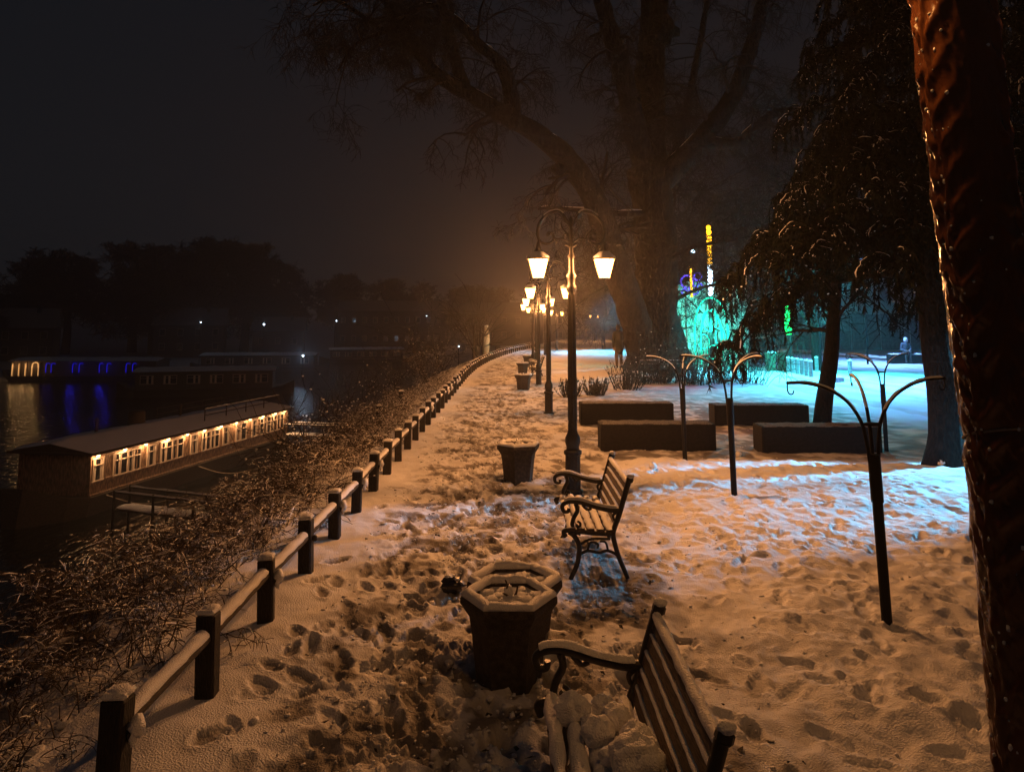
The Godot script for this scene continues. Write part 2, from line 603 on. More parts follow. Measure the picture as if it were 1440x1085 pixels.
func road_and_far() -> void:
	var f := FastNoiseLite.new()
	f.seed = 31; f.frequency = 1.3; f.fractal_octaves = 4
	# river bank: rough snow over dead grass
	var us := PackedFloat32Array()
	var u := -2.4
	while u > -14.5:
		us.append(u); u -= 0.09 if u > -5.0 else 0.3
	var zs := PackedFloat32Array()
	var d := -4.0
	while d < 330.0:
		zs.append(-d); d += 0.1 if d < 14.0 else 0.1 * pow(d / 14.0, 1.3)
	var mb := MB.new()
	for z in zs:
		var b := bend(z)
		for uu in us:
			var k := smoothstep(-2.4, -3.0, uu)
			var h := bank_y(uu) + (0.14 * f.get_noise_2d(uu, z) + 0.03 * f.get_noise_2d(uu * 5.0, z * 5.0)) * k
			if uu > -2.5: h -= 0.02
			var s := clampf(smoothstep(-0.12, 0.16, f.get_noise_2d(uu * 2.4 + 40.0, z * 2.4)), 0.0, 1.0)
			s *= smoothstep(-2.5, -3.1, uu)
			mb.tint = Color(lerpf(0.7, 0.05, s), lerpf(0.69, 0.042, s), lerpf(0.7, 0.03, s))
			mb.vert(Vector3(uu + b, h, z), Vector3(0.3, 1, 0).normalized())
	var nu := us.size()
	for j in zs.size():
		for i in nu:
			var a := j * nu + i
			var e := mb.v[j * nu + mini(i + 1, nu - 1)] - mb.v[j * nu + maxi(i - 1, 0)]
			var g := mb.v[mini(j + 1, zs.size() - 1) * nu + i] - mb.v[maxi(j - 1, 0) * nu + i]
			var nn := e.cross(g).normalized()
			mb.n[a] = nn if nn.y > 0 else -nn
	for j in zs.size() - 1:
		for i in nu - 1:
			var a := j * nu + i
			mb.face(a, a + 1, a + nu + 1); mb.face(a, a + nu + 1, a + nu)
	structure(mb, "river_bank", M.bank_ground)
	# river
	mb = MB.new()
	mb.quad(Vector3(-600, -7.6, 120), Vector3(80, -7.6, 120), Vector3(80, -7.6, -700), Vector3(-600, -7.6, -700), Vector3.UP)
	structure(mb, "river", M.water)
	# land across the river
	mb = MB.new()
	var shore := [[-190, -10], [-140, -62], [-104, -104], [-77, -135], [-48, -190], [-20, -238], [30, -275], [120, -300]]
	var inland := [[0, -8.4], [1.5, -7.2], [7, -6.0], [26, -5.2], [80, -3.0], [420, 6.0]]
	for i in shore.size():
		var p0 := Vector2(shore[maxi(i - 1, 0)][0], shore[maxi(i - 1, 0)][1])
		var p1 := Vector2(shore[mini(i + 1, shore.size() - 1)][0], shore[mini(i + 1, shore.size() - 1)][1])
		var t := (p1 - p0).normalized()
		var o := Vector2(t.y, -t.x)
		for q in inland:
			mb.vert(Vector3(shore[i][0] + o.x * q[0], q[1], shore[i][1] + o.y * q[0]), Vector3.UP)
			mb.c[mb.c.size() - 1] = Color(0.3, 0.3, 0.31)
	var k := inland.size()
	for i in shore.size() - 1:
		for j in k - 1:
			var a := i * k + j
			mb.face(a, a + 1, a + k + 1); mb.face(a, a + k + 1, a + k)
	structure(mb, "far_bank_terrain", M.bank_ground)
	# road of packed snow with wheel tracks, and its kerb on the far side
	mb = MB.new()
	var rows := 0
	var cols := 57
	d = 2.0
	while d < 138.0:
		var e := road_edge(-d)
		for i in cols:
			var t := float(i) / (cols - 1)
			var x := e + t * 14.2
			var track := 0.0
			for c in [2.6, 4.2, 7.6, 9.3]:
				track += exp(-pow((x - e - c + 0.25 * f.get_noise_2d(d * 0.12, c * 9.0)) / 0.22, 2.0))
			var y := 0.05 - 0.03 * track + 0.03 * f.get_noise_2d(x * 0.9, d * 0.6)
			if i == 0 or i == cols - 1: y = -0.08
			var s := clampf(track * 0.45 + 0.3 * smoothstep(0.0, 0.3, f.get_noise_2d(x * 0.5 + 9.0, d * 0.2)), 0.0, 0.7)
			mb.tint = Color(lerpf(0.72, 0.2, s), lerpf(0.72, 0.19, s), lerpf(0.74, 0.19, s))
			mb.vert(Vector3(x, y, -d), Vector3.UP)
		rows += 1
		d += 0.22 if d < 40.0 else 0.6
	for j in rows:
		for i in cols:
			var e := mb.v[j * cols + mini(i + 1, cols - 1)] - mb.v[j * cols + maxi(i - 1, 0)]
			var g := mb.v[mini(j + 1, rows - 1) * cols + i] - mb.v[maxi(j - 1, 0) * cols + i]
			var nn := e.cross(g).normalized()
			mb.n[j * cols + i] = nn if nn.y > 0 else -nn
	for j in rows - 1:
		for i in cols - 1:
			var a := j * cols + i
			mb.face(a, a + 1, a + cols + 1); mb.face(a, a + cols + 1, a + cols)
	structure(mb, "road", M.snow_ground)
	mb = MB.new()
	var ks := MB.new()
	d = 18.0
	while d < 110.0:
		var a := Vector3(road_edge(-d) + 14.4, 0.06, -d)
		var c := Vector3(road_edge(-d - 2.0) + 14.4, 0.06, -d - 2.0)
		var bas := Basis.looking_at(c - a, Vector3.UP)
		mb.box((a + c) * 0.5, Vector3(0.3, 0.24, 1.97), bas, 0.02)
		ks.ridge(smooth([a + Vector3(0, 0.12, 0), (a + c) * 0.5 + Vector3(0, 0.12, 0), c + Vector3(0, 0.12, 0)], 5), 0.2, 0.1, int(d) * 3, 0.6)
		d += 2.0
	var kerb := structure(mb, "kerb", M.concrete)
	part(ks, "snow", M.snow, kerb)

# ---- street lamps: fluted post, two scrolled arms, a tapered lantern under each
func lantern(parent: Node, where: Vector3, power: float, lit := true) -> void:
	var body := MB.new()
	body.lathe([Vector2(0.0, -0.13), Vector2(0.072, -0.13), Vector2(0.14, 0.125), Vector2(0.0, 0.125)], 8, Vector3.ZERO, false, 0.39)
	var l := part(body, "lantern", M.lantern_glow if lit else M.dark_glass, parent, where)
	var cage := MB.new()
	for k in 8:
		var a := TAU * k / 8 + 0.39
		cage.tube(PackedVector3Array([Vector3(cos(a) * 0.076, -0.135, sin(a) * 0.076), Vector3(cos(a) * 0.146, 0.125, sin(a) * 0.146)]), even(0.003, 0.003, 2), 4)
	cage.lathe([Vector2(0.0, -0.165), Vector2(0.02, -0.16), Vector2(0.03, -0.145), Vector2(0.08, -0.138), Vector2(0.08, -0.128), Vector2(0.0, -0.128)], 12)
	part(cage, "cage", M.iron, l)
	var cap := MB.new()
	cap.lathe([Vector2(0.155, 0.122), Vector2(0.16, 0.14), Vector2(0.13, 0.165), Vector2(0.085, 0.2), Vector2(0.055, 0.25), Vector2(0.04, 0.262), Vector2(0.03, 0.3), Vector2(0.022, 0.36), Vector2(0.0, 0.37)], 14)
	part(cap, "cap", M.iron, l)
	var sn := MB.new()
	sn.lathe([Vector2(0.16, 0.142), Vector2(0.15, 0.166), Vector2(0.105, 0.2), Vector2(0.06, 0.235), Vector2(0.05, 0.24)], 14)
	part(sn, "snow", M.snow, l)
	if lit: omni(l, Vector3(0, 0.0, 0), Color(1.0, 0.655, 0.375), power, 0.07)

func make_lamp(label: String, where: Vector3, power: float) -> Node3D:
	var t := thing("street_lamp", label, "street lamp", where, 0.0, "double-headed lamps along the promenade")
	var post := MB.new()
	post.lathe([Vector2(0.13, -0.06), Vector2(0.13, 0.03), Vector2(0.1, 0.05), Vector2(0.098, 0.47), Vector2(0.118, 0.49), Vector2(0.118, 0.53), Vector2(0.085, 0.55)], 12, Vector3.ZERO, false)
	post.lathe([Vector2(0.085, 0.55), Vector2(0.082, 0.58), Vector2(0.1, 0.64), Vector2(0.098, 0.7), Vector2(0.07, 0.76), Vector2(0.06, 0.8), Vector2(0.063, 0.86), Vector2(0.056, 0.92), Vector2(0.05, 1.2), Vector2(0.045, 2.6), Vector2(0.07, 2.64), Vector2(0.07, 2.69), Vector2(0.05, 2.72), Vector2(0.055, 2.8), Vector2(0.075, 2.83), Vector2(0.04, 2.88), Vector2(0.036, 3.06), Vector2(0.052, 3.09), Vector2(0.03, 3.13), Vector2(0.024, 3.3), Vector2(0.024, 3.56), Vector2(0.034, 3.59), Vector2(0.0, 3.66)], 14)
	for k in 8:
		var a := TAU * k / 8
		post.tube(PackedVector3Array([Vector3(cos(a) * 0.056, 0.92, sin(a) * 0.056), Vector3(cos(a) * 0.047, 2.58, sin(a) * 0.047)]), even(0.008, 0.006, 2), 4, false)
	part(post, "post", M.iron_worn, t)
	for s in [-1.0, 1.0]:
		var arm := MB.new()
		var V := func(x: float, y: float) -> Vector3: return Vector3(s * x, y, 0)
		var main := smooth([V.call(0.01, 3.5), V.call(0.07, 3.6), V.call(0.14, 3.7), V.call(0.22, 3.705), V.call(0.33, 3.66), V.call(0.42, 3.56), V.call(0.455, 3.45), V.call(0.45, 3.36), V.call(0.41, 3.29), V.call(0.34, 3.265), V.call(0.27, 3.285), V.call(0.235, 3.35), V.call(0.26, 3.41), V.call(0.31, 3.42), V.call(0.325, 3.385)], 5)
		arm.tube(main, even(0.026, 0.014, main.size()), 7)
		arm.blob(V.call(0.31, 3.39), Vector3(0.032, 0.032, 0.025), 3, 0.05)
		var inner := smooth([V.call(0.015, 3.36), V.call(0.07, 3.42), V.call(0.125, 3.5), V.call(0.13, 3.57), V.call(0.09, 3.585), V.call(0.075, 3.55)], 5)
		arm.tube(inner, even(0.015, 0.009, inner.size()), 6)
		var low := smooth([V.call(0.0, 3.27), V.call(0.05, 3.3), V.call(0.1, 3.33), V.call(0.1, 3.39), V.call(0.06, 3.395), V.call(0.055, 3.36)], 5)
		arm.tube(low, even(0.014, 0.009, low.size()), 6)
		var leaf := smooth([V.call(0.235, 3.35), V.call(0.18, 3.33), V.call(0.1, 3.34)], 5)
		arm.tube(leaf, even(0.012, 0.016, leaf.size()), 6)
		var leaf2 := smooth([V.call(0.23, 3.34), V.call(0.2, 3.29), V.call(0.21, 3.26)], 5)
		arm.tube(leaf2, even(0.014, 0.008, leaf2.size()), 6)
		var hang := PackedVector3Array([V.call(0.445, 3.46), V.call(0.445, 3.22)])
		arm.tube(hang, even(0.014, 0.012, 2), 6)
		arm.tube(PackedVector3Array([V.call(0.0, 3.22), V.call(0.07, 3.255), V.call(0.085, 3.235)]), PackedFloat32Array([0.02, 0.018, 0.008]), 6)
		var a := part(arm, "arm", M.iron, t)
		var sn := MB.new()
		var top := smooth([V.call(0.1, 3.68), V.call(0.16, 3.723), V.call(0.22, 3.727), V.call(0.3, 3.7), V.call(0.37, 3.65)], 4)
		sn.ridge(top, 0.022, 0.02, 4)
		part(sn, "snow", M.snow, a)
		lantern(t, V.call(0.445, 2.93), power)
	return t

func lamps() -> void:
	var spots := [
		[0.8, -9.8, "ornate double-headed lamp post nearest the middle bench, lanterns glowing"],
		[0.9, -18.3, "second lit lamp post of the row, beyond the tapered planter"],
		[0.95, -26.6, "third lit lamp post of the row, beside the far planters"],
		[0.98, -35.0, "fourth lit lamp post of the row along the promenade"],
		[1.4, -43.4, "fifth lit lamp post of the row along the promenade"],
		[2.3, -52.0, "sixth lit lamp post of the row where the path bends"],
		[3.6, -60.5, "last lit lamp post of the row at the far bend"],
		[9.9, -90.0, "distant orange double lamp standing alone beside the far road"]]
	for s in spots:
		make_lamp(s[2], Vector3(s[0], 0, s[1]), 8.6)

# ---- low fence of square timber posts with a round rail
func fence() -> void:
	var t := thing("fence", "low timber fence with snow-topped round rail along the river edge", "fence", Vector3(-1.83, 0, -3.4))
	var post_mesh := []
	var cap_mesh := []
	var rng := RandomNumberGenerator.new()
	rng.seed = 4
	for k in 3:
		var mb := MB.new()
		mb.box(Vector3(0, 0.17, 0), Vector3(0.115, 0.6, 0.115), Basis(Vector3.UP, 0.1 * k - 0.1), 0.012)
		post_mesh.append(mb.mesh())
		mb = MB.new()
		mb.box(Vector3(0, 0.483, 0), Vector3(0.122, 0.03, 0.122), Basis(Vector3.UP, 0.1 * k - 0.1), 0.014)
		mb.blob(Vector3(0.005, 0.488, 0.01 * (k - 1)), Vector3(0.056, 0.022, 0.056), 40 + k, 0.25)
		cap_mesh.append(mb.mesh())
	var bracket := MB.new()
	bracket.box(Vector3(0.075, 0.3, 0.0), Vector3(0.045, 0.05, 0.05), Basis.IDENTITY, 0.01)
	var clod := MB.new()
	clod.blob(Vector3(0.09, 0.335, 0.0), Vector3(0.035, 0.05, 0.035), 5, 0.3)
	clod.blob(Vector3(0.085, 0.29, 0.012), Vector3(0.022, 0.045, 0.02), 6, 0.3)
	var bm := bracket.mesh()
	var cm := clod.mesh()
	var where := []
	for k in 63:
		var z := -3.4 - 1.08 * k
		where.append(Vector3(-1.83 + bend(z), 0, z))
	for k in where.size():
		var p := put(post_mesh[k % 3], "post", M.post_wood, t, where[k] - t.position + Vector3(0, rng.randf_range(-0.025, 0.02), 0))
		p.rotation = Vector3(rng.randf_range(-0.025, 0.025), rng.randf_range(-0.08, 0.08), rng.randf_range(-0.03, 0.03))
		put(cap_mesh[(k * 2 + 1) % 3], "snow", M.snow, p)
		if rng.randf() < 0.62 and k < 22:
			var b := put(bm, "bracket", M.iron, p)
			if k % 2 == 0 or k > 3: put(cm, "snow_clod", M.snow, p)
		if k + 1 < where.size():
			var a: Vector3 = where[k] - t.position + Vector3(-0.005, 0.325, -0.06)
			var c: Vector3 = where[k + 1] - t.position + Vector3(-0.005, 0.325 + rng.randf_range(-0.02, 0.02), 0.06)
			var mb := MB.new()
			var sides := 8 if k < 16 else 5
			mb.tube(PackedVector3Array([a, (a + c) * 0.5, c]), even(0.04, 0.04, 3), sides)
			var r := part(mb, "rail", M.log, t)
			var sn := MB.new()
			var line := PackedVector3Array()
			var m := 26 if k < 12 else 6
			for i in m: line.append(a.lerp(c, float(i) / (m - 1)) + Vector3(0, 0.03, 0))
			sn.ridge(line, 0.044, 0.038, k + 3, 0.3)
			part(sn, "snow", M.snow, r)
	for s in [[-2.95, -16.6, "squat old timber stump post on the bank, the nearer one"], [-3.0, -20.2, "squat old timber stump post on the bank, the farther one"]]:
		var o := thing("stump_post", s[2], "post", Vector3(s[0], -0.1, s[1]), 0.3, "old posts on the river bank")
		put(post_mesh[0], "post", M.post_wood, o)
		put(cap_mesh[1], "snow", M.snow, o)

# ---- benches: cast-iron ends, timber slats, snow on every slat. Local x runs from the front (0) to the back, z along the bench
func bench(label: String, where: Vector3, length: float, snow_seat: bool) -> Node3D:
	var t := thing("park_bench", label, "bench", where, 0.0, "cast-iron park benches beside the promenade")
	var V := func(x: float, y: float) -> Vector3: return Vector3(x, y, 0)
	var side := MB.new()
	var curves := [
		[[V.call(0.53, 0.83), V.call(0.49, 0.7), V.call(0.44, 0.54), V.call(0.395, 0.42), V.call(0.39, 0.35), V.call(0.43, 0.2), V.call(0.5, 0.03), V.call(0.52, -0.03)], 0.026, 0.02],
		[[V.call(0.0, 0.4), V.call(0.05, 0.36), V.call(0.09, 0.27), V.call(0.07, 0.13), V.call(0.02, 0.02), V.call(0.0, -0.03)], 0.024, 0.02],
		[[V.call(0.455, 0.585), V.call(0.36, 0.585), V.call(0.24, 0.61), V.call(0.1, 0.65), V.call(0.0, 0.655), V.call(-0.055, 0.625), V.call(-0.045, 0.575), V.call(-0.005, 0.575), V.call(0.0, 0.605)], 0.024, 0.016],
		[[V.call(0.06, 0.64), V.call(0.075, 0.58), V.call(0.04, 0.51), V.call(0.03, 0.45), V.call(0.06, 0.4), V.call(0.1, 0.385)], 0.02, 0.018],
		[[V.call(0.06, 0.46), V.call(0.09, 0.44), V.call(0.1, 0.47), V.call(0.075, 0.49)], 0.014, 0.01],
		[[V.call(0.12, 0.63), V.call(0.16, 0.59), V.call(0.2, 0.6)], 0.014, 0.012],
		[[V.call(0.42, 0.57), V.call(0.39, 0.54), V.call(0.4, 0.5), V.call(0.43, 0.51)], 0.014, 0.01],
		[[V.call(-0.03, 0.36), V.call(-0.045, 0.4), V.call(0.0, 0.415), V.call(0.12, 0.4), V.call(0.28, 0.385), V.call(0.4, 0.385)], 0.022, 0.022],
		[[V.call(0.08, 0.2), V.call(0.16, 0.24), V.call(0.26, 0.225), V.call(0.34, 0.24), V.call(0.43, 0.2)], 0.013, 0.013],
		[[V.call(0.16, 0.24), V.call(0.19, 0.31), V.call(0.25, 0.3), V.call(0.25, 0.26)], 0.011, 0.009],
		[[V.call(0.34, 0.24), V.call(0.32, 0.31), V.call(0.27, 0.32)], 0.011, 0.009],
		[[V.call(0.1, 0.3), V.call(0.2, 0.34), V.call(0.36, 0.34)], 0.011, 0.011]]
	for c in curves:
		var p := smooth(c[0], 5)
		side.tube(p, even(c[1], c[2], p.size()), 7, true, Vector3(0, 0, 1), 1.25)
	side.box(V.call(0.54, 0.845), Vector3(0.06, 0.05, 0.055), Basis(Vector3(0, 0, 1), -0.3), 0.012)
	var end_mesh := side.mesh()
	var sn := MB.new()
	var arm_line := smooth([V.call(0.42, 0.61), V.call(0.36, 0.61), V.call(0.24, 0.635), V.call(0.1, 0.675), V.call(0.0, 0.68), V.call(-0.04, 0.665)], 5)
	sn.ridge(arm_line, 0.03, 0.024, 9, 0.3)
	sn.blob(V.call(0.545, 0.872), Vector3(0.035, 0.022, 0.032), 12, 0.2)
	var arm_snow := sn.mesh()
	for s in [0.0, -length]:
		var e := put(end_mesh, "iron_end", M.iron, t, Vector3(0, 0, s))
		put(arm_snow, "snow", M.snow, e)
	# seat slats
	var k := 0
	for x in [0.005, 0.09, 0.175, 0.26, 0.345]:
		var mb := MB.new()
		var y: float = 0.425 - 0.05 * x
		mb.box(Vector3(x + 0.015, y, -length * 0.5), Vector3(0.066, 0.03, length + 0.06), Basis.IDENTITY, 0.006)
		var sl := part(mb, "seat_slat", M.slat_wood, t)
		var line := PackedVector3Array()
		for i in 34: line.append(Vector3(x + 0.015, y + 0.014, 0.025 - (length + 0.05) * i / 33.0))
		var rs := MB.new()
		rs.ridge(line, 0.034, 0.042 if snow_seat else 0.026, 20 + k, 0.55)
		part(rs, "snow", M.snow, sl)
		k += 1
	# back slats
	var along := Vector3(0.115, 0.36, 0).normalized()
	for i in 5:
		var mb := MB.new()
		var c := Vector3(0.43, 0.47, 0) + along * (0.082 * i + 0.0)
		c.x -= 0.012
		var bas := Basis(Vector3(0, 0, 1), -0.31)
		mb.box(c + Vector3(0, 0, -length * 0.5), Vector3(0.024, 0.066, length + 0.05), bas, 0.006)
		var sl := part(mb, "back_slat", M.slat_wood, t)
		var line := PackedVector3Array()
		var top := c + along * 0.034
		for q in 30: line.append(top + Vector3(-0.003, 0, 0.02 - (length + 0.04) * q / 29.0))
		var rs := MB.new()
		rs.ridge(line, 0.013 if i < 4 else 0.024, 0.012 if i < 4 else 0.032, 60 + i, 0.5)
		part(rs, "snow", M.snow, sl)
	return t

func benches() -> void:
	bench("cast-iron slatted bench beside the lamp post, dusted with snow", Vector3(0.5, ground_y(0.7, -7.0) - 0.02, -6.52), 1.2, false)
	bench("nearest cast-iron bench, thick snow and a heap of snowballs on its seat", Vector3(0.17, ground_y(0.5, -3.0) - 0.02, -2.4), 1.12, true)
	bench("far dark bench beside the planters down the promenade", Vector3(0.75, 0, -30.0), 1.3, false)
	# snowballs left on the near bench
	var rng := RandomNumberGenerator.new()
	rng.seed = 3
	var y0 := ground_y(0.5, -3.0) - 0.02 + 0.455
	var balls := [[0.27, 0.0, -3.30, 0.075, "large lumpy snowball at the far end of the near bench"], [0.41, 0.01, -3.33, 0.05, "small snowball behind the large one against the bench back"], [0.45, 0.02, -3.19, 0.062, "round snowball touching the bench back slats"], [0.36, 0.01, -3.10, 0.066, "round snowball in the middle of the heap"], [0.51, 0.03, -3.00, 0.07, "broad crumbled snowball nearest the bench back"], [0.48, 0.03, -2.83, 0.1, "big crumbling heap of snow lying on the bench seat"], [0.40, 0.0, -2.95, 0.05, "low broken snowball before the big heap"], [0.34, 0.0, -3.20, 0.042, "tiny snowball squeezed between two larger ones"]]
	for b in balls:
		var mb := MB.new()
		mb.blob(Vector3.ZERO, Vector3(b[3], b[3] * 0.9, b[3]), rng.randi() % 900, 0.14, 18, 26)
		mb.blob(Vector3(b[3] * 0.4, b[3] * 0.2, b[3] * 0.3), Vector3.ONE * b[3] * 0.66, rng.randi() % 900, 0.2, 16, 22)
		mb.renormal()
		var o := part(mb, "snowball", M.snow, self, Vector3(b[0], y0 + b[1] + b[3] * 0.5, b[2]))
		tag(o, b[4], "snowball", "snowballs on the near bench")

# ---- hexagonal flared planters
func planter(label: String, where: Vector3, scale := 1.0, turn := 0.0, plant := true) -> Node3D:
	var t := thing("planter", label, "planter", where, turn, "tapered planters standing on the promenade")
	var mb := MB.new()
	var h := 0.49
	mb.lathe([Vector2(0.0, -0.05), Vector2(0.2, -0.05), Vector2(0.205, 0.0), Vector2(0.235, 0.27), Vector2(0.25, 0.36), Vector2(0.3, 0.43), Vector2(0.308, 0.44), Vector2(0.308, h - 0.02), Vector2(0.302, h - 0.006), Vector2(0.292, h), Vector2(0.236, h), Vector2(0.23, h - 0.006), Vector2(0.22, h - 0.06), Vector2(0.0, h - 0.07)], 6, Vector3.ZERO, false)
	part(mb, "pot", M.planter, t)
	var sn := MB.new()
	sn.lathe([Vector2(0.303, h - 0.004), Vector2(0.301, h + 0.014), Vector2(0.285, h + 0.028), Vector2(0.25, h + 0.026), Vector2(0.238, h + 0.008), Vector2(0.232, h - 0.018), Vector2(0.2, h - 0.022), Vector2(0.1, h - 0.012), Vector2(0.0, h - 0.004)], 6, Vector3.ZERO, false)
	for k in 6:
		var a := TAU * k / 6
		var b := TAU * (k + 1) / 6
		var line := PackedVector3Array()
		for i in 13: line.append(Vector3(cos(a), 0, sin(a)).lerp(Vector3(cos(b), 0, sin(b)), i / 12.0) * 0.27 + Vector3(0, h + 0.012, 0))
		sn.ridge(line, 0.036, 0.03, k + int(where.z * -7.0), 0.7)
	for k in 14:
		var a := k * 2.4
		sn.blob(Vector3(cos(a), 0, sin(a)) * 0.016 * k * 0.85 + Vector3(0, h - 0.012, 0), Vector3(0.05, 0.016, 0.045), k + int(where.z * -5.0), 0.4, 6, 10)
	part(sn, "snow", M.snow, t)
	if plant:
		var st := MB.new()
		var rng := RandomNumberGenerator.new()
		rng.seed = int(where.z * -10.0)
		for k in 5:
			var b := Vector3(rng.randf_range(-0.03, 0.03), h - 0.03, rng.randf_range(-0.03, 0.03))
			var tip := b + Vector3(rng.randf_range(-0.07, 0.07), rng.randf_range(0.05, 0.13), rng.randf_range(-0.05, 0.05))
			st.tube(smooth([b, b.lerp(tip, 0.5) + Vector3(0.01, 0, 0), tip], 3), even(0.011, 0.004, 7), 5)
		var p := part(st, "dead_stem", M.dry_stalk, t)
		var c := MB.new()
		c.blob(Vector3(0.0, h + 0.015, 0.0), Vector3(0.03, 0.045, 0.026), 31, 0.4)
		c.blob(Vector3(0.045, h - 0.012, 0.03), Vector3(0.03, 0.02, 0.026), 33, 0.4)
		part(c, "snow_clod", M.snow, p)
	t.scale = Vector3.ONE * scale
	return t

func planters() -> void:
	planter("nearest hexagonal stone planter with dead stems and snow inside its rim", Vector3(-0.02, 0.0, -4.68))
	planter("low planter standing half hidden right behind the nearest one", Vector3(0.02, -0.19, -5.36), 1.12, 0.05, false)
	planter("tapered planter heaped with orange-lit snow left of the lamp post", Vector3(0.09, 0.0, -10.55), 1.02, 0.3)
	planter("farther tapered planter, first of the distant three", Vector3(0.38, 0.0, -24.9), 1.0, 0.2)
	planter("farther tapered planter, middle of the distant three", Vector3(0.46, 0.0, -32.3), 1.0, 0.6)
	planter("farthest tapered planter, last of the distant three", Vector3(0.85, 0.0, -39.6), 1.0, 0.1)

# ---- dark granite blocks and plant-hanger poles
func blocks_and_hangers() -> void:
	var rng := RandomNumberGenerator.new()
	rng.seed = 15
	for s in [[882, -16.3, 2.03, "long dark stone block seat behind, left of the pair by the lamp post"], [926, -12.95, 2.0, "long dark stone block seat in front, nearest the lamp post"], [1071, -16.2, 2.05, "long dark stone block seat below the great tree's hanger poles"], [1156, -12.75, 2.05, "long dark stone block seat in front of the slanting thin trunk"]]:
		var x: float = (s[0] - 720.0) / FOCAL * -s[1]
		var t := thing("stone_block", s[3], "stone bench", Vector3(x, ground_y(x, s[1]) - 0.03, s[1]), 0.0, "dark stone block seats behind the lawn")
		var mb := MB.new()
		mb.box(Vector3(0, 0.2, -0.26), Vector3(s[2], 0.54, 0.5), Basis.IDENTITY, 0.015)
		part(mb, "block", M.granite, t)
		var sn := MB.new()
		for k in 5:
			var line := PackedVector3Array()
			for i in 40: line.append(Vector3((s[2] - 0.05) * (i / 39.0 - 0.5), 0.468, -0.07 - 0.095 * k + 0.012 * sin(i * 0.7 + k)))
			sn.ridge(line, 0.055, 0.014, 100 + k, 0.8)
		part(sn, "snow", M.thin_snow, t)
	hanger("tall black plant-hanger pole in front, with three hooked arms", Vector3(2.65, 0, -5.27), [3.05, 0.05, 1.35], 1.0, 0.03)
	hanger("black plant-hanger pole at the middle of the lawn edge", Vector3(2.72, 0, -9.15), [2.85, 0.55, 5.2], 1.0, 0.02)
	hanger("slim black plant-hanger pole standing before the block seat", Vector3(2.74, 0, -11.85), [3.0, 0.4, 1.2], 0.98, 0.015)
	hanger("far plant-hanger pole between the thin trunk and the cedar trunk", Vector3(6.45, 0, -12.9), [2.9, 2.2, 0.2], 0.98, 0.01)

func hanger(label: String, where: Vector3, turns: Array, scale: float, lean: float) -> void:
	where.y = ground_y(where.x, where.z) - 0.03
	var t := thing("plant_hanger", label, "plant hanger", where, 0.0, "three-armed plant hanger poles on the lawn")
	t.rotation.z = lean
	t.scale = Vector3.ONE * scale
	var mb := MB.new()
	mb.tube(PackedVector3Array([Vector3(0, -0.1, 0), Vector3(0, 0.86, 0), Vector3(0, 0.865, 0), Vector3(0, 1.2, 0)]), PackedFloat32Array([0.036, 0.036, 0.043, 0.043]), 10)
	part(mb, "pole", M.steel_post, t)
	mb = MB.new()
	mb.lathe([Vector2(0, 1.405), Vector2(0.062, 1.405), Vector2(0.064, 1.412), Vector2(0.06, 1.42), Vector2(0, 1.422)], 12)
	part(mb, "plate", M.steel_post, t)
	for a in turns:
		var d := Vector3(cos(a), 0, -sin(a))
		var arm := MB.new()
		var p := smooth([d * 0.03 + Vector3(0, 1.12, 0), d * 0.045 + Vector3(0, 1.3, 0), d * 0.075 + Vector3(0, 1.44, 0), d * 0.16 + Vector3(0, 1.58, 0), d * 0.29 + Vector3(0, 1.67, 0), d * 0.44 + Vector3(0, 1.715, 0), d * 0.58 + Vector3(0, 1.72, 0)], 6)
		arm.tube(p, even(0.0135, 0.0115, p.size()), 7)
		var e := d * 0.575 + Vector3(0, 1.715, 0)
		var hk := smooth([e, e + Vector3(0, -0.05, 0), e - d * 0.012 + Vector3(0, -0.075, 0), e - d * 0.035 + Vector3(0, -0.075, 0), e - d * 0.045 + Vector3(0, -0.05, 0)], 4)
		arm.tube(hk, even(0.006, 0.005, hk.size()), 5)
		var o := part(arm, "arm", M.steel_post, t)
		var sn := MB.new()
		var line := PackedVector3Array()
		for i in range(14, p.size() - 1): line.append(p[i] + Vector3(0, 0.009, 0))
		sn.ridge(line, 0.01, 0.011, int(a * 50.0) + 7, 0.5, 0.001)
		part(sn, "snow", M.snow, o)

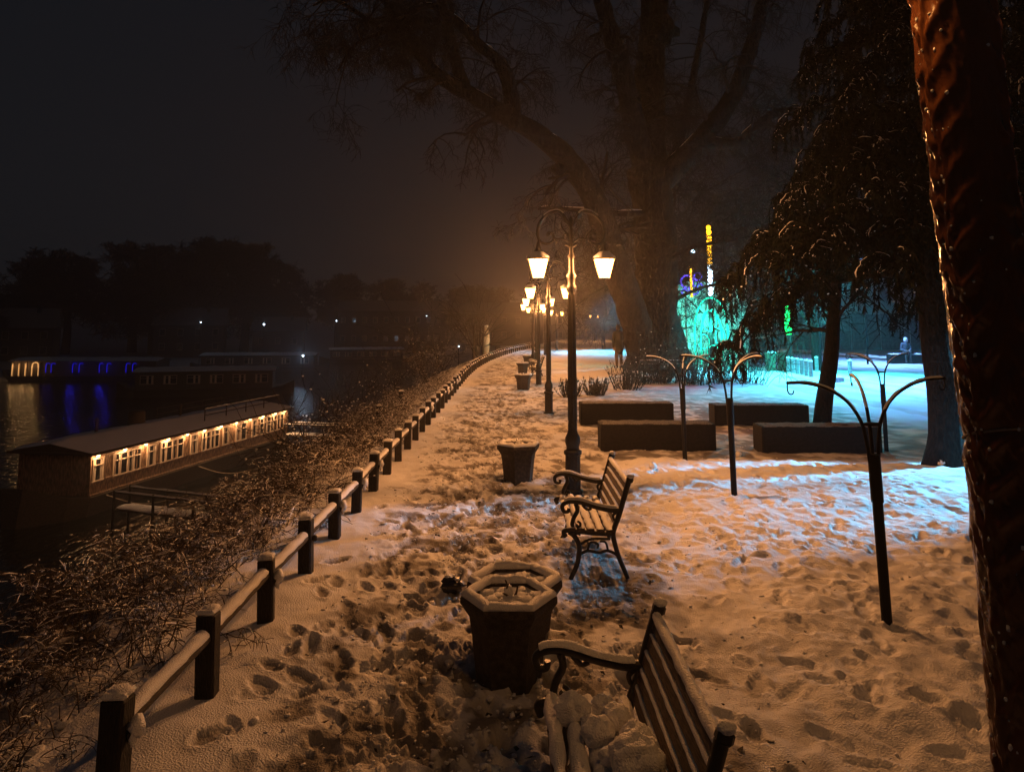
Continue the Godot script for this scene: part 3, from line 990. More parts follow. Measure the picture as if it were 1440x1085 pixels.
# ---- a leaning trunk close by, wrapped in crinkled plastic sheet
func near_trunk() -> void:
	var t := thing("wrapped_tree", "leaning tree trunk close by, wrapped in crinkled brown plastic with droplets", "tree trunk", at(1470, 1240, 2.0))
	var o := t.position
	var ctr := smooth([at(1490, 1240, 2.0), at(1472, 1085, 2.0), at(1440, 800, 2.0), at(1408, 540, 2.0), at(1370, 270, 2.0), at(1338, 0, 2.0), at(1310, -230, 2.0), at(1290, -420, 2.02)], 70)
	var f := FastNoiseLite.new()
	f.seed = 71; f.frequency = 1.0; f.fractal_type = FastNoiseLite.FRACTAL_RIDGED; f.fractal_octaves = 3
	var g := FastNoiseLite.new()
	g.seed = 72; g.frequency = 1.6
	var S := 110
	var mb := MB.new()
	var m := ctr.size()
	var along := 0.0
	for i in m:
		if i > 0: along += ctr[i].distance_to(ctr[i - 1])
		var base := 0.098 + 0.016 * smoothstep(1.6, 0.0, along)
		for k in S:
			var a := TAU * k / S
			var d := Vector3(cos(a), 0, sin(a))
			var q := d * 0.1
			var warp := g.get_noise_3d(q.x * 14.0, along * 3.0, q.z * 14.0)
			# the sheet gathers in slanting pleats that fan out from where it is tied
			var slant := along * 9.0 + 1.1 * sin(a * 2.0 + along * 2.2) + warp * 1.5
			var fold := f.get_noise_3d(q.x * 16.0 + slant * 0.22, slant * 0.85, q.z * 16.0 - slant * 0.15)
			var fine := f.get_noise_3d(q.x * 46.0 + 9.0, along * 22.0 + warp * 3.0, q.z * 46.0)
			var strength := 0.45 + 0.55 * smoothstep(-0.35, 0.35, g.get_noise_3d(q.x * 9.0 + 5.0, along * 1.7, q.z * 9.0))
			var tie := 0.0
			for h in [1.08, 2.42, 3.25]: tie += exp(-pow((along - h - 0.03 * sin(a)) / 0.018, 2.0))
			# pleats branch off long gathered seams like the ribs of a leaf
			var rib := 0.0
			var cord := 0.0
			for sp in [[3.0, 0.3, 1.5, 0.62], [0.95, 0.25, 1.1, 0.42], [5.2, 0.3, 1.2, 0.6]]:
				var da := wrapf(a - sp[0] - sp[1] * sin(along * sp[2] + sp[0]) - 0.25 * warp, -PI, PI)
				var near := exp(-pow(da / sp[3], 2.0))
				var ph := along * 62.0 - absf(da) * 7.5 + warp * 2.2 + sin(along * 7.0)
				rib += near * pow(0.5 + 0.5 * sin(ph), 2.2) * smoothstep(0.03, 0.16, absf(da))
				cord += exp(-pow(da / 0.075, 2.0))
			var patch := smoothstep(-0.3, 0.2, g.get_noise_3d(3.0, along * 1.3, 8.0))
			var r := base + rib * 0.017 * (0.25 + 0.75 * patch) + cord * 0.012 + fold * 0.004 * strength + fine * 0.001 + warp * 0.007 - 0.006 * tie
			mb.vert(ctr[i] - o + d * r, d)
	for i in m:
		for k in S:
			var e := mb.v[i * S + (k + 1) % S] - mb.v[i * S + (k + S - 1) % S]
			var h := mb.v[mini(i + 1, m - 1) * S + k] - mb.v[maxi(i - 1, 0) * S + k]
			var nn := e.cross(h).normalized()
			var d := Vector3(cos(TAU * k / S), 0, sin(TAU * k / S))
			mb.n[i * S + k] = nn if nn.dot(d) > 0 else -nn
	for i in m - 1:
		for k in S:
			var a := i * S + k
			var b := i * S + (k + 1) % S
			mb.face(a, b, b + S); mb.face(a, b + S, a + S)
	var w := part(mb, "plastic_wrap", M.wrap, t)
	var tw := MB.new()
	for h in [1.08, 2.42]:
		var ring := PackedVector3Array()
		var i := 0
		var l := 0.0
		while l < h and i < m - 1:
			i += 1; l += ctr[i].distance_to(ctr[i - 1])
		for k in 25: ring.append(ctr[i] - o + Vector3(cos(TAU * k / 24), 0.03 * sin(TAU * k / 24) , sin(TAU * k / 24)) * Vector3(0.101, 1, 0.101))
		tw.tube(ring, even(0.004, 0.004, 25), 5, false)
	part(tw, "twine", M.rope, t)
	# wet snow caught on the folds
	var rng := RandomNumberGenerator.new()
	rng.seed = 8
	var sn := MB.new()
	for k in 330:
		var i := rng.randi_range(40, m - 60)
		var a := rng.randfn(0.15, 0.35) if rng.randf() < 0.55 else rng.randfn(PI - 0.1, 0.3)
		if rng.randf() < 0.2: a = rng.randf_range(0, PI)
		var s := int(fposmod(a / TAU * S, S))
		var p := mb.v[i * S + s]
		var r := rng.randf_range(0.0014, 0.0055)
		sn.blob(p, Vector3(r, r * rng.randf_range(0.8, 1.6), r), k, 0.3, 4, 6)
	part(sn, "snow", M.snow, t)
	# the dim lantern on a bracket higher up the trunk that lights it
	for q in [[Vector3(0.84, 3.4, -1.88), 1.0, 0.3, "dim lantern on an iron bracket left of the wrapped trunk"], [Vector3(1.66, 3.5, -1.95), -1.0, 0.2, "dim lantern on an iron bracket right of the wrapped trunk"]]:
		var l := thing("trunk_lantern", q[3], "lantern", q[0], 0.0, "lanterns fixed to the wrapped trunk")
		lantern(l, Vector3.ZERO, q[2])
		var br := MB.new()
		br.tube(smooth([Vector3(0.0, 0.36, 0), Vector3(q[1] * 0.08, 0.47, 0), Vector3(q[1] * 0.18, 0.46, 0.05), Vector3(q[1] * 0.3, 0.34, 0.1)], 6), even(0.012, 0.012, 19), 6)
		part(br, "bracket", M.iron, l)

func grow(mb: MB, p: Vector3, dir: Vector3, length: float, r: float, lvl: int, rng: RandomNumberGenerator, droop: float, thin := 0.011, kids := 4) -> void:
	var pts := PackedVector3Array([p])
	var d := dir.normalized()
	var m := 4 if lvl > 0 else 3
	for i in m:
		d = (d + Vector3(rng.randf_range(-1, 1), rng.randf_range(-1, 1), rng.randf_range(-1, 1)) * 0.26 + Vector3(0, -droop * (0.4 + 0.35 * i), 0)).normalized()
		pts.append(pts[-1] + d * length / m)
	mb.tube(pts, even(maxf(r, thin), maxf(r * 0.5, thin * 0.8), m + 1), 6 if r > 0.07 else 4 if r > 0.025 else 3, false)
	if lvl <= 0: return
	for k in kids + (rng.randi() % 2):
		var t := rng.randf_range(0.25, 1.0)
		var at_ := t * m
		var i := mini(int(at_), m - 1)
		var q := pts[i].lerp(pts[i + 1], at_ - i)
		var side := Vector3(rng.randf_range(-1, 1), rng.randf_range(-0.7, 0.9), rng.randf_range(-1, 1)).normalized()
		grow(mb, q, (d * 0.75 + side * 0.95), length * rng.randf_range(0.5, 0.78), r * rng.randf_range(0.38, 0.58), lvl - 1, rng, droop, thin, kids)

func big_tree() -> void:
	var t := thing("plane_tree", "huge bare old tree with massive forked trunk beyond the lamp post", "tree", at(925, 545, 30.0) * Vector3(1, 0, 1) + Vector3(0, 0.35, 0))
	var o := t.position
	var rng := RandomNumberGenerator.new()
	rng.seed = 2024
	var tr := MB.new()
	var path := smooth([at(925, 560, 30), at(926, 520, 30), at(924, 460, 30), at(924, 400, 30), at(922, 330, 30), at(916, 270, 30), at(910, 235, 30)], 6)
	var rr := PackedFloat32Array()
	for i in path.size():
		var y := path[i].y
		rr.append(lerpf(1.25, 0.82, smoothstep(0.0, 3.0, y)) + 0.25 * smoothstep(0.9, 0.0, y))
	for i in path.size(): path[i] -= o
	tr.tube(path, rr, 28)
	var fn := FastNoiseLite.new()
	fn.seed = 6; fn.frequency = 0.9; fn.fractal_octaves = 4
	for i in tr.v.size():
		tr.v[i] += tr.n[i] * fn.get_noise_3d(tr.v[i].x * 1.4, tr.v[i].y * 0.6, tr.v[i].z * 1.4) * 0.24
	part(tr, "trunk", M.bark, t)
	# [points as seen (px, py, metres), first radius, last radius, twig levels, number of boughs]
	var limbs := [
		[[[912, 262, 30], [896, 190, 29.6], [880, 120, 29.2], [862, 55, 28.8], [846, 0, 28.4], [836, -80, 28], [815, -190, 27.5]], 0.52, 0.2, 14],
		[[[916, 262, 30], [918, 180, 30.2], [919, 100, 30.3], [926, 30, 30.4], [930, -50, 30.5], [938, -180, 30.5]], 0.6, 0.3, 12],
		[[[900, 215, 29.7], [896, 150, 30.4], [904, 80, 31.0], [908, 10, 31.6], [905, -100, 32]], 0.34, 0.16, 9],
		[[[918, 268, 30], [950, 235, 29.6], [990, 192, 29.2], [1025, 145, 28.8], [1047, 95, 28.5], [1064, 40, 28.2], [1080, -30, 28], [1105, -130, 27.5]], 0.5, 0.18, 15],
		[[[985, 198, 29.3], [1035, 202, 28.8], [1062, 180, 28.5], [1095, 158, 28.2], [1150, 156, 27.8], [1200, 140, 27.4]], 0.26, 0.09, 9],
		[[[930, 290, 30], [960, 180, 31], [975, 110, 31.6], [990, 30, 32], [1005, -60, 32]], 0.22, 0.1, 10],
		[[[905, 500, 29.8], [892, 445, 29.0], [869, 380, 28.2], [853, 330, 27.6], [834, 278, 27.0], [800, 226, 26.4], [762, 192, 25.8], [716, 165, 25.2], [660, 132, 24.6], [612, 104, 24.2], [580, 55, 23.8], [545, 5, 23.5], [520, -50, 23.2]], 0.62, 0.09, 22],
		[[[722, 168, 25.2], [717, 125, 25.0], [702, 88, 24.7], [672, 62, 24.4], [640, 28, 24.1], [600, 8, 23.8], [560, 30, 23.5]], 0.3, 0.07, 12],
		[[[655, 130, 24.6], [643, 92, 24.8], [632, 50, 25.0], [620, 0, 25.2], [606, -70, 25.4]], 0.24, 0.14, 8],
		[[[690, 78, 24.6], [640, 26, 25.4], [630, -30, 26]], 0.12, 0.07, 4],
		[[[640, 30, 24.1], [590, 28, 23.7], [545, 44, 23.3], [500, 62, 23.0], [475, 100, 22.8]], 0.1, 0.03, 9],
		[[[612, 104, 24.2], [575, 68, 24.8], [520, 30, 25.2], [470, 0, 25.5], [440, 8, 25.6]], 0.11, 0.035, 9],
		[[[800, 226, 26.4], [786, 240, 26.2], [779, 233, 26.1]], 0.22, 0.14, 0],
		[[[905, 300, 29.5], [870, 300, 28.6], [820, 296, 28.0], [775, 292, 27.6], [757, 294, 27.4]], 0.14, 0.04, 5],
		[[[950, 420, 29.6], [985, 405, 29.0], [1020, 395, 28.4], [1060, 370, 28.0]], 0.08, 0.03, 6],
		[[[945, 360, 29.4], [985, 345, 29.0], [1030, 338, 28.6], [1068, 330, 28.2]], 0.09, 0.03, 7]]
	for l in limbs:
		var pts := []
		for q in l[0]: pts.append(at(q[0], q[1], q[2]) - o)
		var p := smooth(pts, 5)
		var mb := MB.new()
		mb.tube(p, even(l[1], l[2], p.size()), 12 if l[1] > 0.2 else 7)
		if l[1] > 0.2:
			for i in mb.v.size():
				mb.v[i] += mb.n[i] * fn.get_noise_3dv(mb.v[i] * 1.6) * 0.16 * l[1]
		var limb := part(mb, "limb", M.bark, t)
		var tw := MB.new()
		for k in l[3]:
			var f := rng.randf_range(0.12, 1.0)
			var i := mini(int(f * (p.size() - 1)), p.size() - 2)
			var d := (p[i + 1] - p[i]).normalized()
			var side := Vector3(rng.randf_range(-1, 1), rng.randf_range(-0.45, 0.8), rng.randf_range(-1, 1)).normalized()
			var rad := lerpf(l[1], l[2], f) * rng.randf_range(0.16, 0.34)
			grow(tw, p[i], d * 0.5 + side, rng.randf_range(1.1, 2.3), clampf(rad, 0.03, 0.1), 4, rng, 0.22, 0.008, 3)
		if l[3]: part(tw, "twigs", M.twig, limb)
		if l[1] > 0.1 and l[3]:
			var sn := MB.new()
			var line := PackedVector3Array()
			var off := 0
			for i in p.size():
				var r := lerpf(l[1], l[2], float(i) / p.size())
				var dd := (p[mini(i + 1, p.size() - 1)] - p[maxi(i - 1, 0)]).normalized()
				if absf(dd.y) < 0.82 and rng.randf() < 0.8:
					line.append(p[i] + (Vector3.UP - dd * dd.y).normalized() * r * 0.95)
				else:
					if line.size() > 2: sn.ridge(line, 0.05, 0.05, 300 + i, 0.7)
					line = PackedVector3Array()
			if line.size() > 2: sn.ridge(line, 0.05, 0.05, 400, 0.7)
			if sn.v.size(): part(sn, "snow", M.snow, limb)
	var burl := MB.new()
	burl.blob(at(934, 40, 30.0) - o, Vector3(0.5, 0.62, 0.5), 9, 0.3, 8, 12)
	part(burl, "burl", M.bark, t)
	# planting bed and shrubs at its foot
	var fr := thing("rail_frame", "pale metal rail frame standing before the great trunk", "rail", Vector3(4.62, ground_y(5.2, -27.0), -27.0))
	var mb := MB.new()
	for y in [0.62, 0.5]:
		mb.tube(PackedVector3Array([Vector3(0 + (0.62 - y) * 1.2, y, 0), Vector3(1.55, y + 0.01, 0)]), even(0.02, 0.02, 2), 6)
	for x in [0.0, 0.15, 1.5]:
		mb.tube(PackedVector3Array([Vector3(x, -0.1, 0), Vector3(x, 0.62 if x != 0.15 else 0.5, 0)]), even(0.02, 0.02, 2), 6)
	part(mb, "frame", M.concrete, fr)
	var sn := MB.new()
	var ln := PackedVector3Array()
	for i in 20: ln.append(Vector3(1.55 * i / 19.0, 0.638, 0))
	sn.ridge(ln, 0.02, 0.02, 5)
	part(sn, "snow", M.snow, fr)
	var spots := [[3.75, -24.6, 0.62, "dark leafy shrub left of the great trunk"], [1.75, -22.6, 0.5, "low spiky shrub just right of the second lamp post"], [2.55, -22.9, 0.5, "low spiky shrub beside the first lamp post's shaft"], [4.6, -26.2, 0.7, "dense dark shrub before the rail frame"], [5.3, -26.0, 0.55, "low dark shrub under the rail frame"], [6.2, -25.8, 0.75, "dense dark shrub right of the rail frame"], [7.2, -26.2, 1.05, "tall dark shrub at the great trunk's right foot"], [8.3, -26.4, 0.95, "twiggy shrub against the blue-lit snow"], [5.9, -27.4, 1.15, "tall tangled shrub pressed against the great trunk"]]
	for s in spots:
		leafy(s[3], Vector3(s[0], ground_y(s[0], s[1]) - 0.02, s[1]), s[2] * (1.5 if s[0] > 3.0 else 1.1), rng)

func leafy(label: String, where: Vector3, h: float, rng: RandomNumberGenerator) -> void:
	var t := thing("shrub", label, "shrub", where, 0.0, "dark shrubs around the great tree")
	var st := MB.new()
	var lf := MB.new()
	var sn := MB.new()
	for k in 70:
		var a := rng.randf() * TAU
		var out := Vector3(cos(a), 0, sin(a)) * rng.randf_range(0.05, 0.9) * h
		var tip := out + Vector3(0, h * rng.randf_range(0.5, 1.1), 0)
		var p := smooth([out * 0.55, out * 0.8 + Vector3(rng.randf_range(-0.1, 0.1) * h, tip.y * 0.5, rng.randf_range(-0.1, 0.1) * h), tip], 3)
		st.tube(p, even(0.012, 0.006, p.size()), 3, false)
		for q in 22:
			var f := rng.randf_range(0.1, 1.0)
			var c := p[mini(int(f * (p.size() - 1)), p.size() - 1)]
			var d := Vector3(rng.randf_range(-1, 1), rng.randf_range(-0.2, 1), rng.randf_range(-1, 1)).normalized()
			var w := d.cross(Vector3(0.3, 0.9, 0.1)).normalized() * 0.018
			var l := rng.randf_range(0.06, 0.13)
			lf.tri(c - w, c + w, c + d * l, Vector3.UP)
		if rng.randf() < 0.1: sn.blob(tip, Vector3(0.025, 0.015, 0.025), k, 0.4, 4, 6)
	part(st, "stem", M.twig, t)
	part(lf, "foliage", M.shrub_leaf, t)
	if sn.v.size(): part(sn, "snow", M.snow, t)

# ---- weeping cedars: boughs arch out and hang, with snow caught on the sprays
func bough(sd: int) -> Array:
	var rng := RandomNumberGenerator.new()
	rng.seed = sd
	var wood := MB.new()
	var leaf := MB.new()
	var sn := MB.new()
	var spine := smooth([Vector3.ZERO, Vector3(0.8, 0.16, rng.randf_range(-0.1, 0.1)), Vector3(1.7, 0.12, rng.randf_range(-0.2, 0.2)), Vector3(2.5, -0.2, rng.randf_range(-0.25, 0.25)), Vector3(3.05, -0.72, rng.randf_range(-0.3, 0.3))], 8)
	wood.tube(spine, even(0.055, 0.012, spine.size()), 5, false)
	for k in 64:
		var f := pow(rng.randf_range(0.02, 1.0), 0.75)
		var i := mini(int(f * (spine.size() - 1)), spine.size() - 2)
		var b := spine[i]
		var s := -1.0 if k % 2 else 1.0
		var reach := rng.randf_range(0.35, 0.95) * (1.15 - 0.55 * f)
		var d := Vector3(rng.randf_range(0.25, 0.8), rng.randf_range(0.0, 0.3), s * rng.randf_range(0.3, 1.0)).normalized()
		var hang := rng.randf_range(0.25, 0.75)
		var p := smooth([b, b + d * reach * 0.5 + Vector3(0, 0.07, 0), b + d * reach * 0.85 - Vector3(0, hang * 0.35, 0), b + d * reach - Vector3(0, hang, 0)], 5)
		wood.tube(p, even(0.012, 0.004, p.size()), 3, false)
		for q in 70:
			var g := rng.randf_range(0.08, 1.0) * (p.size() - 1)
			var j := mini(int(g), p.size() - 2)
			var c := p[j].lerp(p[j + 1], g - j)
			var along := (p[j + 1] - p[j]).normalized()
			var nd := (along * 0.5 + Vector3(rng.randf_range(-1, 1), rng.randf_range(-1.5, 0.3), rng.randf_range(-1, 1)) * 0.8).normalized()
			var l := rng.randf_range(0.06, 0.17)
			var w := nd.cross(Vector3(rng.randf_range(-1, 1), 0.2, rng.randf_range(-1, 1))).normalized() * rng.randf_range(0.009, 0.019)
			leaf.tri(c - w, c + w, c + nd * l, Vector3.UP)
		if rng.randf() < (0.8 if sd % 2 else 0.3):
			var j0 := rng.randi_range(1, 6)
			var seg := PackedVector3Array()
			for q in rng.randi_range(3, 7): seg.append(p[mini(j0 + q, p.size() - 1)] + Vector3(rng.randf_range(-0.02, 0.02), 0.012, rng.randf_range(-0.02, 0.02)))
			sn.ridge(seg, rng.randf_range(0.005, 0.014), rng.randf_range(0.006, 0.012), k, 0.9, 0.0)
			for q in rng.randi_range(0, 3):
				var c := p[rng.randi_range(2, p.size() - 2)] + Vector3(rng.randf_range(-0.05, 0.05), -0.02, rng.randf_range(-0.05, 0.05))
				sn.blob(c, Vector3(rng.randf_range(0.006, 0.02), rng.randf_range(0.006, 0.014), rng.randf_range(0.006, 0.02)), k * 10 + q, 0.5, 4, 6)
	return [wood.mesh(), leaf.mesh(), sn.mesh()]

func cedar_tree(label: String, where: Vector3, height: float, reach: float, low: float, n: int, kinds: Array, sd: int, lean := Vector3.ZERO) -> void:
	var rng := RandomNumberGenerator.new()
	rng.seed = sd
	var t := thing("cedar_tree", label, "tree", where, 0.0, "weeping evergreens on the right")
	var tr := MB.new()
	var p := smooth([Vector3(0, -0.2, 0), Vector3(0.03, 1.0, 0), lean * 0.25 + Vector3(-0.06, 2.4, 0), lean * 0.6 + Vector3(0.0, height * 0.6, 0), lean + Vector3(0.0, height, 0)], 8)
	var rr := PackedFloat32Array()
	for q in p: rr.append(lerpf(0.26, 0.03, clampf(q.y / height, 0, 1)) + 0.1 * smoothstep(0.5, -0.1, q.y))
	tr.tube(p, rr, 14)
	part(tr, "trunk", M.bark_dark, t)
	for k in n:
		var f := float(k) / (n - 1)
		var y := lerpf(low, height * 0.96, pow(f, 0.9))
		var a := k * 2.399 + rng.randf_range(-0.3, 0.3)
		var L := lerpf(reach, reach * 0.22, pow(f, 1.35)) * rng.randf_range(0.82, 1.12)
		var g: Array = kinds[rng.randi() % kinds.size()]
		var b := put(g[0], "bough", M.bark_dark, t, lean * (y / height) + Vector3(0, y, 0))
		var s := L / 3.05
		b.basis = Basis(Vector3.UP, a) * Basis(Vector3(0, 0, 1), rng.randf_range(-0.2, 0.12)) * Basis.from_scale(Vector3(s, maxf(s, 0.7) * rng.randf_range(0.9, 1.2), maxf(s, 0.65)))
		put(g[1], "foliage", M.needle, b)
		put(g[2], "snow", M.snow, b)

func cedar() -> void:
	var kinds := []
	for k in 4: kinds.append(bough(500 + k))
	var p := at(1326, 655, 11.5)
	cedar_tree("big weeping evergreen with dark drooping snow-flecked boughs behind the lawn", Vector3(p.x + 0.06, ground_y(p.x, p.z), p.z), 9.4, 3.0, 2.75, 66, kinds, 91, Vector3(-0.05, 0, 0))
	cedar_tree("second weeping evergreen half hidden behind the wrapped trunk", Vector3(12.6, 0, -17.5), 9.5, 3.6, 2.9, 44, kinds, 92)
	# the slim slanting tree under the boughs
	var t := thing("slim_tree", "slim dark slanting trunk between the two right block seats", "tree", at(1157, 592, 16.6))
	var mb := MB.new()
	var q := smooth([at(1155, 610, 16.6) - t.position, at(1160, 560, 16.6) - t.position, at(1169, 500, 16.5) - t.position, at(1173, 440, 16.4) - t.position, at(1180, 340, 16.3) - t.position, at(1195, 230, 16.2) - t.position], 5)
	mb.tube(q, even(0.2, 0.09, q.size()), 10)
	part(mb, "trunk", M.bark_dark, t)
	var rng := RandomNumberGenerator.new()
	rng.seed = 12
	var tw := MB.new()
	for k in 9:
		var i := rng.randi_range(12, q.size() - 1)
		grow(tw, q[i], Vector3(rng.randf_range(-1, 1), rng.randf_range(0.2, 1), rng.randf_range(-1, 1)), 1.5, 0.05, 3, rng, 0.1, 0.008)
	part(tw, "branches", M.twig, t)

func bare_tree(label: String, where: Vector3, h: float, r: float, sd: int, lvl := 4, group := "", thin := 0.012) -> Node3D:
	var rng := RandomNumberGenerator.new()
	rng.seed = sd
	var t := thing("bare_tree", label, "tree", where, 0.0, group)
	var tr := MB.new()
	var p := smooth([Vector3(0, -0.3, 0), Vector3(rng.randf_range(-0.1, 0.1), h * 0.2, 0), Vector3(rng.randf_range(-0.3, 0.3), h * 0.45, rng.randf_range(-0.2, 0.2)), Vector3(rng.randf_range(-0.5, 0.5), h * 0.8, 0)], 5)
	tr.tube(p, even(r, r * 0.35, p.size()), 8)
	part(tr, "trunk", M.bark_dark, t)
	var tw := MB.new()
	for k in 13:
		var i := rng.randi_range(4, p.size() - 1)
		grow(tw, p[i], Vector3(rng.randf_range(-1, 1), rng.randf_range(0.1, 1.1), rng.randf_range(-1, 1)), h * rng.randf_range(0.22, 0.36), r * 0.4, lvl, rng, 0.06, thin, 4)
	part(tw, "crown", M.twig, t)
	return t

func background_trees() -> void:
	bare_tree("bare tree in front of the coloured lights, right of the great trunk", Vector3(9.9, 0, -37.0), 7.0, 0.14, 41, 3, "bare trees beyond the road")
	bare_tree("bare slender tree behind the violet lights", Vector3(13.4, 0, -50.0), 9.0, 0.2, 42, 4, "bare trees beyond the road")
	bare_tree("bare tree left of the parked car", Vector3(14.6, 0, -42.0), 7.5, 0.18, 43, 3, "bare trees beyond the road")
	bare_tree("bare tree left of the great trunk near the far single lamp", Vector3(7.6, 0, -62.0), 8.0, 0.18, 44, 4, "bare trees beyond the road")
	bare_tree("bare tree far down where the promenade bends", Vector3(11.5, 0, -100.0), 11.0, 0.22, 45, 4, "bare trees beyond the road")
	bare_tree("tall bare tree behind the great tree, high against the sky", Vector3(8.6, 0, -41.0), 14.0, 0.26, 46, 4, "bare trees beyond the road")
	bare_tree("tall bare tree high behind the big evergreen", Vector3(13.8, 0, -34.0), 12.5, 0.22, 47, 4, "bare trees beyond the road")

# ---- dead shrubs with snow on the bank
const ORD := ["first", "second", "third", "fourth", "fifth", "sixth", "seventh", "eighth", "ninth", "tenth", "eleventh", "twelfth", "thirteenth", "fourteenth", "fifteenth", "sixteenth", "seventeenth", "eighteenth", "nineteenth", "twentieth", "twenty-first", "twenty-second", "twenty-third", "twenty-fourth", "twenty-fifth"]

func shrub_label(band: int, n: float) -> String:
	var place := "level with the %s fence post" % ORD[int(n)]
	if n != floorf(n): place = "level with the gap after the %s fence post" % ORD[int(n)]
	return ["bare snow-flecked shrub close behind the fence, ", "bare snow-flecked shrub at the bank edge, ", "dim bare shrub down the river slope, "][band] + place

func bank_brush() -> void:
	var rng := RandomNumberGenerator.new()
	rng.seed = 55
	var kinds := []
	for v in 5:
		var st := MB.new()
		var sn := MB.new()
		for k in 11:
			var a := rng.randf() * TAU
			var b := Vector3(cos(a), 0, sin(a)) * rng.randf_range(0.02, 0.4)
			grow(st, b, Vector3(cos(a) * rng.randf_range(0.0, 1.3), rng.randf_range(0.3, 1.0), sin(a) * rng.randf_range(0.0, 1.3)), rng.randf_range(0.25, 0.6), 0.009, 3, rng, 0.16, 0.0032, 3)
		for k in 3:
			var a := rng.randf() * TAU
			var e := Vector3(cos(a), 0, sin(a))
			var p := smooth([-e * 0.5, -e * 0.1 + Vector3(0, rng.randf_range(0.12, 0.3), 0), e * 0.6 + Vector3(0, rng.randf_range(0.0, 0.2), 0)], 5)
			st.tube(p, even(0.008, 0.004, p.size()), 4, false)
			sn.ridge(p.slice(2, 9), 0.007, 0.01, k * 13, 0.7, 0.0)
		# wet snow caught on bits of twig
		var m := st.v.size()
		for k in 270:
			var c := st.v[rng.randi() % m]
			if c.y < 0.03: continue
			if rng.randf() < 0.5:
				sn.blob(c + Vector3(0, 0.006, 0), Vector3(rng.randf_range(0.006, 0.02), rng.randf_range(0.005, 0.012), rng.randf_range(0.006, 0.016)), k, 0.5, 4, 6)
			else:
				var d := Vector3(rng.randf_range(-1, 1), rng.randf_range(-0.4, 0.4), rng.randf_range(-1, 1)).normalized() * rng.randf_range(0.03, 0.07)
				sn.ridge(PackedVector3Array([c - d, c + Vector3(0, 0.006, 0), c + d]), 0.006, 0.008, k, 0.6, 0.0)
		kinds.append([st.mesh(), sn.mesh()])
	var spots := []
	for n in 23:
		for half in ([0.0, 0.5] if n < 16 else [0.0]):
			for band in 3: spots.append([n + half, band])
	for k in spots.size():
		var n: float = spots[k][0]
		var band: int = spots[k][1]
		var u: float = [rng.randf_range(-3.0, -2.5), rng.randf_range(-4.25, -3.3), rng.randf_range(-7.0, -4.6)][band]
		var z := -3.4 - 1.08 * n + rng.randf_range(-0.2, 0.2)
		var t := thing("bank_shrub", shrub_label(band, n), "shrub", Vector3(u + bend(z), bank_y(u) - 0.04, z), rng.randf() * TAU, "dead shrubs on the near bank")
		var s := rng.randf_range(0.45, 0.95)
		t.scale = Vector3(s * rng.randf_range(0.9, 1.4), s, s * rng.randf_range(0.9, 1.4))
		var kk: Array = kinds[k % 5]
		put(kk[0], "stems", M.dry_stalk, t)
		put(kk[1], "snow", M.snow, t)
	# dead grass and fallen stalks between them
	var g := MB.new()
	var gs := MB.new()
	for k in 3600:
		var d := 2.5 + 30.0 * pow(rng.randf(), 1.4)
		var u := -2.45 - 2.4 * rng.randf()
		var z := -d
		var p := Vector3(u + bend(z), bank_y(u) - 0.03, z)
		var a := rng.randf() * TAU
		var h := rng.randf_range(0.05, 0.2)
		var q := p + Vector3(cos(a) * h * rng.randf_range(0.2, 1.2), h, sin(a) * h * rng.randf_range(0.2, 1.2))
		g.tube(PackedVector3Array([p, p.lerp(q, 0.6) + Vector3(0, 0.03, 0), q]), even(0.005, 0.002, 3), 3, false)
		if k % 7 == 0: gs.blob(q, Vector3(0.012, 0.01, 0.012), k, 0.5, 4, 5)
		if k % 9 == 0: gs.blob(p + Vector3(0, 0.025, 0), Vector3(rng.randf_range(0.015, 0.05), 0.025, rng.randf_range(0.015, 0.05)), k, 0.5, 5, 7)
	var go := part(g, "dead_grass", M.dry_stalk, self)
	tag(go, "dead grass stalks covering the bank beyond the fence", "grass")
	go.set_meta("kind", "stuff")
	var s2 := part(gs, "snow_clods", M.snow, self)
	tag(s2, "small clods of snow caught in the dead bank grass", "snow")
	s2.set_meta("kind", "stuff")
	# tall weeds near the landing, bent saplings, and a staked sapling far along the fence
	for s in [[-3.6, -13.2, 1.5, 61, "tall dark weed with snow-tipped twigs beside the fence"], [-3.9, -17.5, 1.3, 62, "spindly weed on the bank beyond the stump posts"], [-3.2, -28.0, 1.7, 63, "tangled bare bush on the bank far along the fence"], [-3.8, -34.0, 2.6, 64, "tall bare bush leaning over the river far along"], [-5.0, -31.0, 2.2, 65, "wide bare bush low on the far bank slope"], [-4.0, -40.0, 2.6, 66, "bare bush next to the staked sapling"]]:
		var t := thing("weed", s[4], "bush", Vector3(s[0] + bend(s[1]), bank_y(s[0]) - 0.05, s[1]), 0.0, "tall weeds along the bank")
		var mb := MB.new()
		rng.seed = s[3]
		for k in 9:
			grow(mb, Vector3(rng.randf_range(-0.2, 0.2), 0, rng.randf_range(-0.2, 0.2)), Vector3(rng.randf_range(-0.6, 0.6), 1, rng.randf_range(-0.6, 0.6)), s[2] * rng.randf_range(0.5, 0.9), 0.012, 2, rng, 0.05, 0.004 + 0.0001 * -s[1], 3)
		part(mb, "stems", M.twig, t)
		var sn := MB.new()
		for k in 60:
			var p := mb.v[rng.randi() % mb.v.size()]
			sn.blob(p, Vector3(0.02, 0.014, 0.02), k, 0.5, 4, 6)
		part(sn, "snow", M.snow, t)
	var sp := thing("sapling", "staked bare sapling beside the fence far down the path", "sapling", Vector3(-1.95, 0, -43.0))
	for x in [-0.25, 0.28]:
		var mb := MB.new()
		mb.tube(PackedVector3Array([Vector3(x, -0.2, 0), Vector3(x + 0.03, 2.05, 0)]), even(0.075, 0.065, 2), 7)
		part(mb, "stake", M.log, sp)
	var sm := MB.new()
	rng.seed = 7
